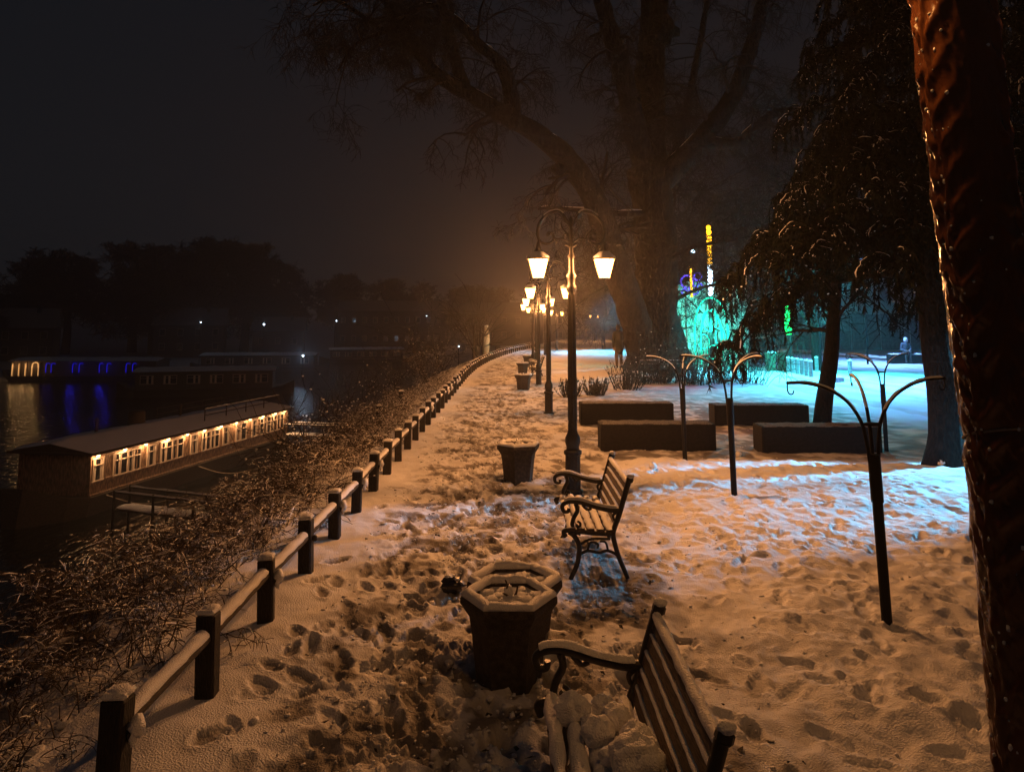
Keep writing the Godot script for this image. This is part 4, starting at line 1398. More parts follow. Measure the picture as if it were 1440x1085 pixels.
	for k in 7: grow(sm, Vector3(0, 0.2, 0), Vector3(rng.randf_range(-0.5, 0.5), 1, rng.randf_range(-0.4, 0.4)), 2.4, 0.04, 2, rng, -0.05, 0.011, 4)
	part(sm, "branches", M.twig, sp)
	var wp := thing("wrapped_post", "pale wrapped post with snow cap beside the staked sapling", "post", Vector3(-1.5, 0, -43.6))
	var mb := MB.new()
	mb.lathe([Vector2(0.1, -0.1), Vector2(0.1, 0.4), Vector2(0.17, 0.7), Vector2(0.2, 1.2), Vector2(0.17, 1.7), Vector2(0.1, 1.85), Vector2(0.1, 1.95), Vector2(0, 1.96)], 10)
	part(mb, "wrapping", M.curtain, wp)
	mb = MB.new()
	mb.blob(Vector3(0, 2.0, 0), Vector3(0.15, 0.09, 0.15), 4, 0.2)
	part(mb, "snow", M.snow, wp)

# ---- houseboats
func window(parent: Node, x: float, w: float, y0: float, y1: float, bars: int) -> void:
	var fr := MB.new()
	var z := 0.03
	for q in [[x, y0, w + 0.12, 0.08], [x, y1, w + 0.12, 0.08], [x, lerpf(y0, y1, 0.7), w, 0.05]]:
		fr.box(Vector3(q[0], q[1], z), Vector3(q[2], q[3], 0.07), Basis.IDENTITY, 0.008)
	for k in bars + 1:
		fr.box(Vector3(x - w * 0.5 + w * k / bars, (y0 + y1) * 0.5, z), Vector3(0.07, y1 - y0 - 0.08, 0.066), Basis.IDENTITY, 0.008)
	var o := part(fr, "window", M.trim_white, parent)
	for k in bars:
		var pane := MB.new()
		var pw := w / bars - 0.07
		pane.box(Vector3(x - w * 0.5 + w * (k + 0.5) / bars, (y0 + y1) * 0.5, 0.012), Vector3(pw, y1 - y0 - 0.08, 0.02))
		part(pane, "pane", M.dark_glass, o)
		var cu := MB.new()
		for s in [-1.0, 1.0]:
			cu.box(Vector3(x - w * 0.5 + w * (k + 0.5) / bars + s * pw * 0.36, (y0 + y1) * 0.5, 0.026), Vector3(pw * 0.26, y1 - y0 - 0.1, 0.006))
		if (k + int(x)) % 2 == 0 or bars == 1: part(cu, "curtain", M.curtain, o)

func boat_shell(t: Node3D, L: float, W: float, H: float, wall: Material, snow_h := 0.16) -> void:
	var hull := MB.new()
	var sec := [[-2.6, 0.25, 0.45], [-1.0, 0.8, 0.1], [0.0, 1.0, 0.0], [L, 1.0, 0.0], [L + 1.2, 0.8, 0.1], [L + 2.8, 0.25, 0.45]]
	for i in sec.size() - 1:
		var a: Array = sec[i]
		var b: Array = sec[i + 1]
		var za := [0.12 - W * 0.5 * (1.0 - a[1]), -W - 0.12 + W * 0.5 * (1.0 - a[1])]
		var zb := [0.12 - W * 0.5 * (1.0 - b[1]), -W - 0.12 + W * 0.5 * (1.0 - b[1])]
		for s in 2:
			var o := Vector3(0, -0.2, 1.0 if s == 0 else -1.0)
			hull.quad(Vector3(a[0], a[2] * 2.0 - 0.02, za[s]), Vector3(b[0], b[2] * 2.0 - 0.02, zb[s]), Vector3(b[0], -1.25, zb[s] + (-0.3 if s == 0 else 0.3)), Vector3(a[0], -1.25, za[s] + (-0.3 if s == 0 else 0.3)), o)
		hull.quad(Vector3(a[0], a[2] * 2.0 - 0.02, za[0]), Vector3(b[0], b[2] * 2.0 - 0.02, zb[0]), Vector3(b[0], b[2] * 2.0 - 0.02, zb[1]), Vector3(a[0], a[2] * 2.0 - 0.02, za[1]), Vector3.UP)
	for e in [0, sec.size() - 1]:
		var a: Array = sec[e]
		var z0: float = 0.12 - W * 0.5 * (1.0 - a[1])
		hull.quad(Vector3(a[0], a[2] * 2.0 - 0.02, z0), Vector3(a[0], a[2] * 2.0 - 0.02, -W - z0), Vector3(a[0], -1.25, -W - z0 + 0.3), Vector3(a[0], -1.25, z0 - 0.3), Vector3(-1.0 if e == 0 else 1.0, 0, 0))
	part(hull, "hull", M.hull, t)
	var cabin := MB.new()
	cabin.box(Vector3(L * 0.5, H * 0.5, -W * 0.5), Vector3(L, H, W), Basis.IDENTITY, 0.03)
	part(cabin, "cabin_wall", wall, t)
	var roof := MB.new()
	var ov := 0.38
	var y0 := H + 0.01
	var rise := 0.42
	for s in [[ov, -W * 0.5], [-W - ov, -W * 0.5]]:
		roof.quad(Vector3(-ov, y0, s[0]), Vector3(L + ov, y0, s[0]), Vector3(L + ov, y0 + rise, s[1]), Vector3(-ov, y0 + rise, s[1]), Vector3.UP)
	roof.quad(Vector3(-ov, y0 - 0.01, ov), Vector3(L + ov, y0 - 0.01, ov), Vector3(L + ov, y0 - 0.01, -W - ov), Vector3(-ov, y0 - 0.01, -W - ov), Vector3.DOWN)
	for x in [-ov, L + ov]:
		roof.tri(Vector3(x, y0, ov), Vector3(x, y0, -W - ov), Vector3(x, y0 + rise, -W * 0.5), Vector3(-1.0 if x < 0 else 1.0, 0, 0))
	roof.box(Vector3(L * 0.5, y0 - 0.04, ov + 0.02), Vector3(L + 2.0 * ov, 0.14, 0.04))
	roof.box(Vector3(-ov - 0.02, y0 - 0.04, -W * 0.5), Vector3(0.04, 0.14, W + 2.0 * ov))
	var r := part(roof, "roof", M.boat_dark, t)
	var sn := MB.new()
	var f := FastNoiseLite.new()
	f.seed = int(L * 10.0); f.frequency = 0.35
	var nx := 60
	var nz := 14
	for i in nx + 1:
		for j in nz + 1:
			var x := lerpf(-ov, L + ov, float(i) / nx)
			var q := float(j) / nz
			var z := lerpf(ov, -W - ov, q)
			var y := y0 + rise * (1.0 - absf(q - 0.5) * 2.0)
			var edge := minf(minf(i, nx - i) * 0.5, minf(j, nz - j))
			y += snow_h * minf(1.0, 0.15 + edge * 0.7) * (1.0 + 0.7 * f.get_noise_2d(x, z))
			sn.vert(Vector3(x, y, z), Vector3(0, 1, 0.18 if q < 0.5 else -0.18).normalized())
	for i in nx:
		for j in nz:
			var a := i * (nz + 1) + j
			sn.face(a, a + 1, a + nz + 2); sn.face(a, a + nz + 2, a + nz + 1)
	part(sn, "snow", M.snow, r)

func moor(t: Node3D, a: Vector3, b: Vector3) -> void:
	var d := (b - a) * Vector3(1, 0, 1)
	t.position = a
	t.basis = Basis(d.normalized(), Vector3.UP, d.normalized().cross(Vector3.UP))

func houseboats() -> void:
	var a := Vector3(-21.5, -6.6, -38.8)
	var b := Vector3(-17.6, -6.6, -59.2)
	var L := a.distance_to(b)
	var t := thing("houseboat", "wooden houseboat with a row of warm eave lights moored below the bank", "houseboat")
	moor(t, a, b)
	boat_shell(t, L, 4.3, 2.2, M.boat_wood)
	var trim := MB.new()
	for y in [0.06, 0.72, 2.0]: trim.box(Vector3(L * 0.5, y, 0.02), Vector3(L, 0.09, 0.05), Basis.IDENTITY, 0.01)
	for k in 13: trim.box(Vector3(L * k / 12.0, 1.1, 0.016), Vector3(0.1, 1.7, 0.04), Basis.IDENTITY, 0.01)
	part(trim, "wall_trim", M.boat_wood, t)
	for w in [[0.02, 0.75, 1], [0.13, 2.1, 4], [0.225, 0.7, 1], [0.315, 2.1, 4], [0.42, 0.7, 1], [0.505, 1.9, 4], [0.59, 0.7, 1], [0.68, 1.3, 2], [0.765, 0.7, 1], [0.85, 2.0, 4], [0.935, 1.5, 3]]:
		window(t, clampf(w[0] * L, 0.5, L - 0.9), w[1], 0.72, 1.86, w[2])
	for s in [0.012, 0.108, 0.189, 0.284, 0.372, 0.458, 0.547, 0.635, 0.72, 0.805, 0.893, 0.965]:
		var bm := MB.new()
		bm.blob(Vector3.ZERO, Vector3(0.1, 0.11, 0.1), 2, 0.0)
		var l := part(bm, "eave_lamp", M.bulb_warm, t, Vector3(s * L, 2.06, 0.2))
		omni(l, Vector3.ZERO, Color(1.0, 0.74, 0.5), 2.1, 0.05)
	# roof terrace rail and canopy frame toward the far end
	var deck := MB.new()
	for x in [0.5, 0.62, 0.74, 0.86, 0.97]:
		for z in [-0.4, -3.9]:
			deck.tube(PackedVector3Array([Vector3(x * L, 2.3, z), Vector3(x * L, 3.25, z)]), even(0.04, 0.04, 2), 5)
	for z in [-0.4, -3.9]:
		for y in [2.85, 3.22]:
			deck.tube(PackedVector3Array([Vector3(0.5 * L, y, z), Vector3(0.97 * L, y, z)]), even(0.03, 0.03, 2), 5)
	var dk := part(deck, "roof_rail", M.boat_dark, t)
	var sn := MB.new()
	var line := PackedVector3Array()
	for i in 40: line.append(Vector3(L * lerpf(0.5, 0.97, i / 39.0), 3.25, -0.4))
	sn.ridge(line, 0.05, 0.06, 3, 0.7)
	part(sn, "snow", M.snow, dk)
	# stove pipes, a water tank and mooring ropes
	for x in [3.4, 11.0]:
		var pipe := MB.new()
		pipe.lathe([Vector2(0.09, 2.3), Vector2(0.09, 3.3), Vector2(0.17, 3.32), Vector2(0.02, 3.5), Vector2(0, 3.5)], 9, Vector3(x, 0, -2.6))
		part(pipe, "stove_pipe", M.boat_dark, t)
	var tank := MB.new()
	tank.lathe([Vector2(0.5, 2.5), Vector2(0.5, 3.3), Vector2(0.42, 3.42), Vector2(0.0, 3.45)], 14, Vector3(7.4, 0, -3.1))
	part(tank, "water_tank", M.boat_dark, t)
	for x in [1.0, 9.0, 19.0]:
		var rp := MB.new()
		var line2 := smooth([Vector3(x, -0.1, 0.2), Vector3(x + 0.4, -0.55, 2.2), Vector3(x + 0.8, 0.1, 5.2)], 6)
		rp.tube(line2, even(0.025, 0.025, line2.size()), 5)
		part(rp, "mooring_rope", M.rope, t)
	# gangways from the bank
	for g in [[Vector3(-18.6, -6.5, -36.4), Vector3(-12.6, -6.9, -35.4), "snowy plank gangway with rails at the near end of the houseboat"], [Vector3(-17.2, -6.3, -58.4), Vector3(-12.2, -6.2, -56.5), "snowy landing stage at the far end of the houseboat"]]:
		var o := thing("gangway", g[2], "gangway", g[0])
		var e: Vector3 = g[1] - g[0]
		var mb := MB.new()
		mb.box(e * 0.5, Vector3(1.1, 0.1, e.length()), Basis.looking_at(e, Vector3.UP), 0.02)
		part(mb, "deck", M.boat_dark, o)
		var ps := MB.new()
		var perp := e.cross(Vector3.UP).normalized() * 0.55
		var snw := MB.new()
		for s in [-1.0, 1.0]:
			for k in 4:
				var q: Vector3 = e * (k / 3.0) + perp * s
				ps.tube(PackedVector3Array([q - Vector3(0, 1.4, 0), q + Vector3(0, 0.9, 0)]), even(0.07, 0.06, 2), 6)
			ps.tube(PackedVector3Array([perp * s + Vector3(0, 0.8, 0), e + perp * s + Vector3(0, 0.8, 0)]), even(0.05, 0.05, 2), 6)
			var ln := PackedVector3Array()
			for i in 24: ln.append(e * (i / 23.0) + perp * s + Vector3(0, 0.84, 0))
			snw.ridge(ln, 0.06, 0.06, 5, 0.5)
		part(ps, "rail", M.post_wood, o)
		var ln2 := PackedVector3Array()
		for i in 24: ln2.append(e * (i / 23.0) + Vector3(0, 0.05, 0))
		snw.ridge(ln2, 0.5, 0.09, 6, 0.4)
		part(snw, "snow", M.snow, o)
	# lit houseboat across the water: arched porch and blue light strings
	a = Vector3(-84.5, -6.7, -127.0)
	b = Vector3(-60.0, -6.7, -127.0)
	t = thing("lit_houseboat", "distant houseboat with warm arched porch and blue-lit windows", "houseboat")
	moor(t, a, b)
	boat_shell(t, 24.5, 5.0, 2.5, M.boat_dark)
	var arch := MB.new()
	var tube := MB.new()
	for k in 5:
		var x := 0.5 + 1.1 * k
		arch.box(Vector3(x, 1.1, 0.25), Vector3(0.2, 2.2, 0.2), Basis.IDENTITY, 0.03)
		tube.tube(PackedVector3Array([Vector3(x, 0.1, 0.4), Vector3(x, 1.9, 0.4)]), even(0.06, 0.06, 2), 5)
	tube.tube(smooth([Vector3(3.8, 1.5, 0.4), Vector3(3.95, 2.1, 0.4), Vector3(4.4, 2.3, 0.4), Vector3(4.8, 2.1, 0.4), Vector3(4.9, 1.4, 0.4)], 5), even(0.1, 0.1, 21), 5)
	part(arch, "porch_column", M.trim_white, t)
	part(tube, "porch_light_string", M.porch_glow, t)
	for k in 3: omni(t, Vector3(1.0 + 1.7 * k, 1.7, 0.9), Color(1.0, 0.75, 0.48), 1.0, 0.1)
	for x in [6.0, 6.9, 10.5, 11.6, 15.0, 16.3, 19.5, 20.6]:
		var st := MB.new()
		st.tube(smooth([Vector3(x, 0.6, 0.1), Vector3(x, 1.9, 0.1), Vector3(x + 0.35, 2.15, 0.1), Vector3(x + 0.7, 2.0, 0.1)], 4), even(0.05, 0.05, 13), 4)
		part(st, "light_string", M.led_blue, t)
	omni(t, Vector3(11.0, 1.7, 1.2), Color(0.2, 0.2, 1.0), 0.6, 0.1)
	omni(t, Vector3(16.0, 1.7, 1.2), Color(0.2, 0.2, 1.0), 0.6, 0.1)
	# dark boats with snowy roofs
	for q in [[Vector3(-50.0, -6.6, -100.0), Vector3(-33.0, -6.6, -104.0), "dark houseboat with snowy roof behind the lit one"], [Vector3(-62.0, -6.6, -150.0), Vector3(-40.0, -6.6, -152.0), "dark houseboat moored under the far trees"], [Vector3(-44.0, -6.6, -182.0), Vector3(-27.0, -6.6, -186.0), "small dark houseboat at the river bend"], [Vector3(-118.0, -6.6, -112.0), Vector3(-93.0, -6.6, -120.0), "dark houseboat at the left edge of the far bank"]]:
		t = thing("dark_houseboat", q[2], "houseboat", Vector3.ZERO, 0.0, "unlit houseboats across the river")
		moor(t, q[0], q[1])
		var len: float = q[0].distance_to(q[1])
		boat_shell(t, len, 4.6, 2.3, M.boat_dark)
		for k in 6: window(t, len * (k + 0.5) / 6.0, 1.6, 0.7, 1.8, 2)

# ---- far bank: houses, trees, lamps
func house(label: String, where: Vector3, turn: float, w: float, d: float, h: float, rise: float, cols: int, rows: int) -> void:
	var t := thing("house", label, "house", where, turn, "dark houses on the far bank")
	var mb := MB.new()
	mb.box(Vector3(0, h * 0.5 - 0.5, -d * 0.5), Vector3(w, h + 1.0, d), Basis.IDENTITY, 0.03)
	part(mb, "wall", M.far_wall, t)
	mb = MB.new()
	for s in [1.0, -1.0]:
		mb.quad(Vector3(-w * 0.5 - 0.5, h, -d * 0.5 + s * (d * 0.5 + 0.6)), Vector3(w * 0.5 + 0.5, h, -d * 0.5 + s * (d * 0.5 + 0.6)), Vector3(w * 0.5 + 0.5, h + rise, -d * 0.5), Vector3(-w * 0.5 - 0.5, h + rise, -d * 0.5), Vector3.UP)
	for s in [1.0, -1.0]:
		mb.tri(Vector3(s * (w * 0.5 + 0.02), h, 0.6), Vector3(s * (w * 0.5 + 0.02), h, -d - 0.6), Vector3(s * (w * 0.5 + 0.02), h + rise, -d * 0.5), Vector3(s, 0, 0))
	var r := part(mb, "roof", M.far_roof, t)
	var ch := MB.new()
	ch.box(Vector3(w * 0.25, h + rise * 0.9, -d * 0.4), Vector3(0.7, 1.6, 0.7), Basis.IDENTITY, 0.03)
	part(ch, "chimney", M.far_wall, r)
	for i in cols:
		for j in rows:
			var x := w * ((i + 0.5) / cols - 0.5)
			var y := h * (j + 0.5) / rows
			var f := MB.new()
			f.box(Vector3(x, y, 0.0), Vector3(1.25, 1.6, 0.12), Basis.IDENTITY, 0.02)
			var o := part(f, "window", M.facade, t)
			f = MB.new()
			f.box(Vector3(x, y, 0.065), Vector3(1.0, 1.35, 0.03))
			part(f, "pane", M.dark_glass, o)

func far_shore() -> void:
	house("long pale building with rows of dim windows across the river bend", Vector3(-33, -4.5, -205), 0.05, 29, 10, 10, 3.0, 10, 2)
	house("dark house with snowy roof left of the long building", Vector3(-74, -4.8, -172), 0.3, 15, 9, 6.5, 4.0, 4, 2)
	house("dark house with snowy roof amid the far trees", Vector3(-98, -4.8, -148), 0.4, 13, 9, 6.0, 4.0, 4, 2)
	house("dark house with snowy roof at the far left", Vector3(-124, -4.8, -140), 0.5, 16, 9, 6.0, 4.0, 4, 2)
	house("low dark house behind the moored boats", Vector3(-58, -4.8, -186), 0.2, 12, 8, 5.0, 3.5, 3, 1)
	house("long dark wall-like house beyond the promenade bend", Vector3(-2, -2.5, -190), 0.0, 32, 9, 7.0, 3.0, 9, 2)
	var rng := RandomNumberGenerator.new()
	rng.seed = 99
	var kinds := []
	for v in 3:
		var tr := MB.new()
		tr.tube(smooth([Vector3(0, -1, 0), Vector3(0.3, 6, 0), Vector3(-0.2, 13, 0.2), Vector3(0.2, 21, 0)], 4), even(0.9, 0.2, 13), 8)
		var cr := MB.new()
		for k in 18:
			var y := rng.randf_range(5.0, 20.0)
			var a := rng.randf() * TAU
			grow(cr, Vector3(0, y, 0), Vector3(cos(a), rng.randf_range(0.2, 0.9), sin(a)), rng.randf_range(4.5, 7.5) * (1.15 - y / 32.0), 0.22, 4, rng, 0.05, 0.05, 5)
		kinds.append([tr.mesh(), cr.mesh()])
	var spots := [[-160, -125, 0.8], [-140, -150, 0.85], [-122, -160, 0.9], [-112, -172, 1.0], [-100, -168, 1.05], [-92, -182, 1.2], [-84, -176, 1.15], [-76, -190, 1.3], [-70, -196, 1.25], [-62, -200, 1.0], [-50, -215, 0.95], [-38, -225, 0.9], [-26, -222, 0.85], [-14, -215, 0.8], [-4, -208, 0.75], [8, -205, 0.7], [22, -200, 0.8], [-178, -138, 0.9], [-104, -140, 0.75]]
	var rank := []
	for a in spots:
		var before := 0
		for b in spots:
			if b[0] / float(-b[1]) < a[0] / float(-a[1]): before += 1
		rank.append(before)
	for k in spots.size():
		var s: Array = spots[k]
		var t := thing("far_tree", "great dark bare tree across the river, %s along the far bank" % ORD[rank[k]], "tree", Vector3(s[0], -5.0, s[1]), k * 1.7, "dark trees across the river")
		t.scale = Vector3.ONE * s[2] * Vector3(1.15, 1.0, 1.15)
		put(kinds[k % 3][0], "trunk", M.bark_dark, t)
		put(kinds[k % 3][1], "crown", M.twig, t)
	for q in [[371, 456, 165, 0.2, "brightest white lamp on the far bank"], [473, 451, 190, 0.13, "small white lamp right of the brightest one across the river"], [282, 453, 160, 0.11, "small white lamp left of the brightest one across the river"], [600, 444, 200, 0.12, "tiny white lamp near the long pale building"], [426, 500, 128, 0.16, "low bluish lamp whose reflection streaks the river"], [645, 487, 95, 0.07, "small white lamp low behind the bank bushes"]]:
		var p := at(q[0], q[1], q[2])
		var base := -6.3
		if q[2] < 150: base = -7.8
		if q[0] > 640: base = bank_y(-8.0)
		var t := thing("bank_lamp", q[4], "lamp", Vector3(p.x, base, p.z), 0.0, "white lamps across the river")
		var mb := MB.new()
		mb.tube(PackedVector3Array([Vector3(0, -0.3, 0), Vector3(0, p.y - base - q[3], 0)]), even(0.07, 0.05, 2), 6)
		part(mb, "pole", M.steel_post, t)
		mb = MB.new()
		mb.blob(Vector3.ZERO, Vector3.ONE * q[3], 2, 0.0)
		var l := part(mb, "bulb", M.bulb_white, t, Vector3(0, p.y - base, 0))
		omni(l, Vector3.ZERO, Color(0.75, 0.88, 1.0), 1.5 if q[0] != 426 else 12.0, 0.1)

# ---- the lit square on the right
func floodlight(label: String, where: Vector3, h: float, aim: Vector3, col: Color, energy: float, cone: float) -> void:
	var t := thing("floodlight", label, "floodlight", where, 0.0, "coloured floodlights of the square")
	var mb := MB.new()
	mb.lathe([Vector2(0.09, -0.1), Vector2(0.09, 0.05), Vector2(0.05, 0.08), Vector2(0.04, h - 0.1), Vector2(0.0, h - 0.05)], 10)
	part(mb, "pole", M.steel_post, t)
	var d := (aim - (where + Vector3(0, h, 0))).normalized()
	var bas := Basis.looking_at(d, Vector3.UP)
	mb = MB.new()
	mb.box(Vector3(0, h, 0) - bas.z * -0.06, Vector3(0.34, 0.24, 0.1), bas, 0.02)
	part(mb, "housing", M.steel_post, t)
	mb = MB.new()
	mb.box(Vector3(0, h, 0) - bas.z * 0.002, Vector3(0.3, 0.2, 0.01), bas)
	part(mb, "lamp_face", glow("flood_face", col, 3.0), t)
	if cone > 80.0:
		omni(t, Vector3(0, h, 0) - bas.z * 0.1, col, energy, 0.15)
		return
	var l := SpotLight3D.new()
	l.name = "lamp_light"
	l.light_color = col; l.light_energy = energy; l.light_size = 0.15
	l.spot_angle = cone; l.spot_angle_attenuation = 0.5 if cone < 30.0 else 0.7; l.spot_range = 60.0; l.spot_attenuation = 2.0
	l.shadow_enabled = true
	t.add_child(l)
	l.position = Vector3(0, h, 0) - bas.z * 0.06
	l.basis = bas

func plaza() -> void:
	floodlight("cool white floodlight on a short pole right of the lawn", Vector3(11.8, 0, -12.4), 3.2, Vector3(5.2, 0.0, -9.95), Color(0.42, 0.8, 1.0), 390.0, 15.0)
	floodlight("tall thin pole with a cyan floodlight beside the bollards", Vector3(12.8, 0, -31.0), 5.2, Vector3(11.9, 0, -29.6), Color(0.26, 0.92, 1.0), 360.0, 68.0)
	floodlight("blue floodlight on a pole behind the big evergreen", Vector3(16.4, 0, -24.5), 6.0, Vector3(15.4, 0, -24.0), Color(0.42, 0.6, 1.0), 330.0, 64.0)
	floodlight("pale blue floodlight on a pole beside the low wall across the road", Vector3(18.6, 0, -39.2), 5.6, Vector3(20.0, 0, -39.6), Color(0.45, 0.68, 1.0), 210.0, 70.0)
	floodlight("far cyan floodlight on a pole beyond the great trunk", Vector3(8.2, 0, -58.0), 5.0, Vector3(7.6, 0, -57.0), Color(0.3, 0.82, 1.0), 200.0, 66.0)
	# light tower hung with coloured strings
	var t := thing("light_tower", "tall tower of yellow, white and teal light strings behind the great trunk", "light display", Vector3(9.2, 0, -34.5))
	t.scale = Vector3.ONE * 0.79
	var mb := MB.new()
	mb.lathe([Vector2(0.16, -0.1), Vector2(0.12, 2.0), Vector2(0.08, 8.6), Vector2(0, 8.65)], 10)
	part(mb, "mast", M.steel_post, t)
	mb = MB.new()
	for k in 9: mb.blob(Vector3(0.0, 6.3 + 0.26 * k, 0.16), Vector3(0.16, 0.16, 0.08), k, 0.1, 6, 8)
	part(mb, "light_string", M.led_yellow, t)
	mb = MB.new()
	for k in 7: mb.blob(Vector3(0.02 * sin(k * 2.0), 4.5 + 0.26 * k, 0.17), Vector3(0.15, 0.14, 0.08), k, 0.1, 6, 8)
	part(mb, "light_string", M.led_white, t)
	# teal wire arch with rings
	for q in [[0.95, 0.4, 3.9], [0.6, 0.4, 3.2]]:
		mb = MB.new()
		mb.tube(smooth([Vector3(-q[0], q[1], 0.1), Vector3(-q[0], q[2] * 0.7, 0.1), Vector3(-q[0] * 0.6, q[2], 0.1), Vector3(0, q[2] + 0.35, 0.1), Vector3(q[0] * 0.6, q[2], 0.1), Vector3(q[0], q[2] * 0.7, 0.1), Vector3(q[0], q[1], 0.1)], 6), even(0.06, 0.06, 37), 6)
		part(mb, "light_arch", M.led_teal, t)
	for q in [[-0.1, 2.9, 0.42, 0.6], [-0.45, 1.7, 0.3, 0.42], [0.5, 2.0, 0.28, 0.5], [0.1, 1.1, 0.35, 0.4]]:
		mb = MB.new()
		var ring := PackedVector3Array()
		for k in 25: ring.append(Vector3(q[0] + cos(TAU * k / 24) * q[2], q[1] + sin(TAU * k / 24) * q[3], 0.12))
		mb.tube(ring, even(0.04, 0.04, 25), 5, false)
		part(mb, "light_ring", M.led_teal, t)
	for q in [[-1.35, 5.2, 0.36], [-0.72, 5.5, 0.22], [-0.95, 4.7, 0.26], [-1.5, 4.6, 0.16], [-0.6, 4.9, 0.18]]:
		mb = MB.new()
		var ring := PackedVector3Array()
		for k in 21: ring.append(Vector3(q[0] + cos(TAU * k / 20) * q[2], q[1] + sin(TAU * k / 20) * q[2], 0.1))
		mb.tube(ring, even(0.055, 0.055, 21), 5, false)
		part(mb, "light_ring", M.led_violet, t)
	mb = MB.new()
	mb.tube(PackedVector3Array([Vector3(-1.1, 4.3, 0.12), Vector3(-1.12, 6.1, 0.12)]), even(0.08, 0.06, 2), 6)
	part(mb, "light_string", M.led_yellow, t)
	mb = MB.new()
	mb.blob(Vector3(-0.95, 7.0, 0.1), Vector3(0.12, 0.12, 0.12), 3, 0.0)
	part(mb, "light_bulb", M.led_white, t)
	var wash := SpotLight3D.new()
	wash.name = "lamp_light"
	wash.light_color = Color(0.12, 1.0, 0.85); wash.light_energy = 60.0; wash.light_size = 0.3
	wash.spot_angle = 72.0; wash.spot_angle_attenuation = 0.6; wash.spot_range = 60.0; wash.spot_attenuation = 2.0
	wash.shadow_enabled = true
	t.add_child(wash)
	wash.position = Vector3(0, 2.6, 0.4)
	wash.rotation = Vector3(-0.25, 0, 0)
	omni(t, Vector3(0, 6.0, 0.9), Color(0.7, 0.85, 1.0), 5.0, 0.3)
	# pale screen wall behind it
	var w := thing("screen_wall", "pale panelled wall glowing in the teal light behind the tower", "wall", Vector3(7.1, 0, -37.0))
	for k in 3:
		mb = MB.new()
		mb.box(Vector3(0.75 + 1.55 * k, 2.0, 0), Vector3(1.5, 4.2 + 0.3 * (k % 2), 0.2), Basis.IDENTITY, 0.02)
		part(mb, "panel", M.pale_wall, w)
	# green light string on a post
	t = thing("green_light_post", "dark post with a glowing green light string above the parked car", "light display", Vector3(12.55, 0, -33.8))
	mb = MB.new()
	mb.lathe([Vector2(0.13, -0.1), Vector2(0.12, 1.5), Vector2(0.09, 3.4), Vector2(0, 3.42)], 9)
	part(mb, "post", M.post_wood, t)
	mb = MB.new()
	mb.lathe([Vector2(0.0, 1.62), Vector2(0.14, 1.7), Vector2(0.16, 2.2), Vector2(0.1, 2.9), Vector2(0.0, 3.3)], 9, Vector3(-0.03, 0, 0.04))
	part(mb, "light_string", M.led_green, t)
	omni(t, Vector3(0, 2.2, 0.5), Color(0.1, 1.0, 0.5), 2.5, 0.2)
	# bollards
	var bo := MB.new()
	bo.lathe([Vector2(0.085, -0.1), Vector2(0.085, 0.62), Vector2(0.07, 0.66), Vector2(0.0, 0.66)], 10)
	var bs := MB.new()
	bs.blob(Vector3(0, 0.675, 0), Vector3(0.085, 0.045, 0.085), 4, 0.15)
	var bmesh := bo.mesh()
	var smesh := bs.mesh()
	var words := ["first", "second", "third", "fourth", "fifth", "sixth"]
	for k in 6:
		var z := -33.2 + 0.62 * k
		var x: float = (1107.0 + 6.4 * k - 720.0) / FOCAL * -z
		var o := thing("bollard", "snow-capped grey bollard, %s from the waste bins" % words[k], "bollard", Vector3(x, 0, z), 0.0, "bollards at the road edge")
		put(bmesh, "post", M.concrete, o)
		put(smesh, "snow", M.snow, o)
	for q in [[1147, -33.5, "lone bollard just behind the row by the thin pole"], [1194, -30.6, "lone bollard right of the slanting slim trunk"]]:
		var o := thing("bollard", q[2], "bollard", Vector3((q[0] - 720.0) / FOCAL * -q[1], 0, q[1]), 0.0, "bollards at the road edge")
		put(bmesh, "post", M.concrete, o)
		put(smesh, "snow", M.snow, o)
	# waste bins
	for q in [[1083, -33.8, "green waste bin in front of the parked car"], [1099, -35.0, "green waste bin beside the bollards"]]:
		var o := thing("waste_bin", q[2], "bin", Vector3((q[0] - 720.0) / FOCAL * -q[1], 0, q[1]), 0.0, "waste bins by the bollards")
		mb = MB.new()
		mb.lathe([Vector2(0.2, -0.05), Vector2(0.23, 0.75), Vector2(0.26, 0.78), Vector2(0.26, 0.84), Vector2(0.0, 0.86)], 12)
		part(mb, "body", M.bin_green, o)
		mb = MB.new()
		mb.blob(Vector3(0, 0.87, 0), Vector3(0.24, 0.07, 0.24), 5, 0.2)
		part(mb, "snow", M.snow, o)
	# snow-covered kerb stone
	t = thing("kerb_stone", "small snow-covered kerb stone lying on the lit road edge", "stone", Vector3(11.7, 0.05, -27.4), 0.25)
	mb = MB.new()
	mb.box(Vector3(0, 0.06, 0), Vector3(0.9, 0.2, 0.24), Basis.IDENTITY, 0.02)
	part(mb, "stone", M.concrete, t)
	mb = MB.new()
	var ln := PackedVector3Array()
	for i in 12: ln.append(Vector3(-0.43 + 0.86 * i / 11.0, 0.16, 0))
	mb.ridge(ln, 0.12, 0.06, 4)
	part(mb, "snow", M.snow, t)
	car(Vector3(12.75, 0.0, -37.5))
	# low seat wall and the panel fence behind
	t = thing("low_wall", "low dark wall at the far roadside where someone sits", "wall", Vector3(20.2, 0, -40.0))
	mb = MB.new()
	mb.box(Vector3(2.2, 0.22, 0), Vector3(4.6, 0.64, 0.5), Basis.IDENTITY, 0.03)
	part(mb, "wall", M.granite, t)
	mb = MB.new()
	for k in 2:
		ln = PackedVector3Array()
		for i in 30: ln.append(Vector3(-0.05 + 4.5 * i / 29.0, 0.54, -0.14 + 0.26 * k))
		mb.ridge(ln, 0.15, 0.05, 8 + k, 0.5)
	part(mb, "snow", M.snow, t)
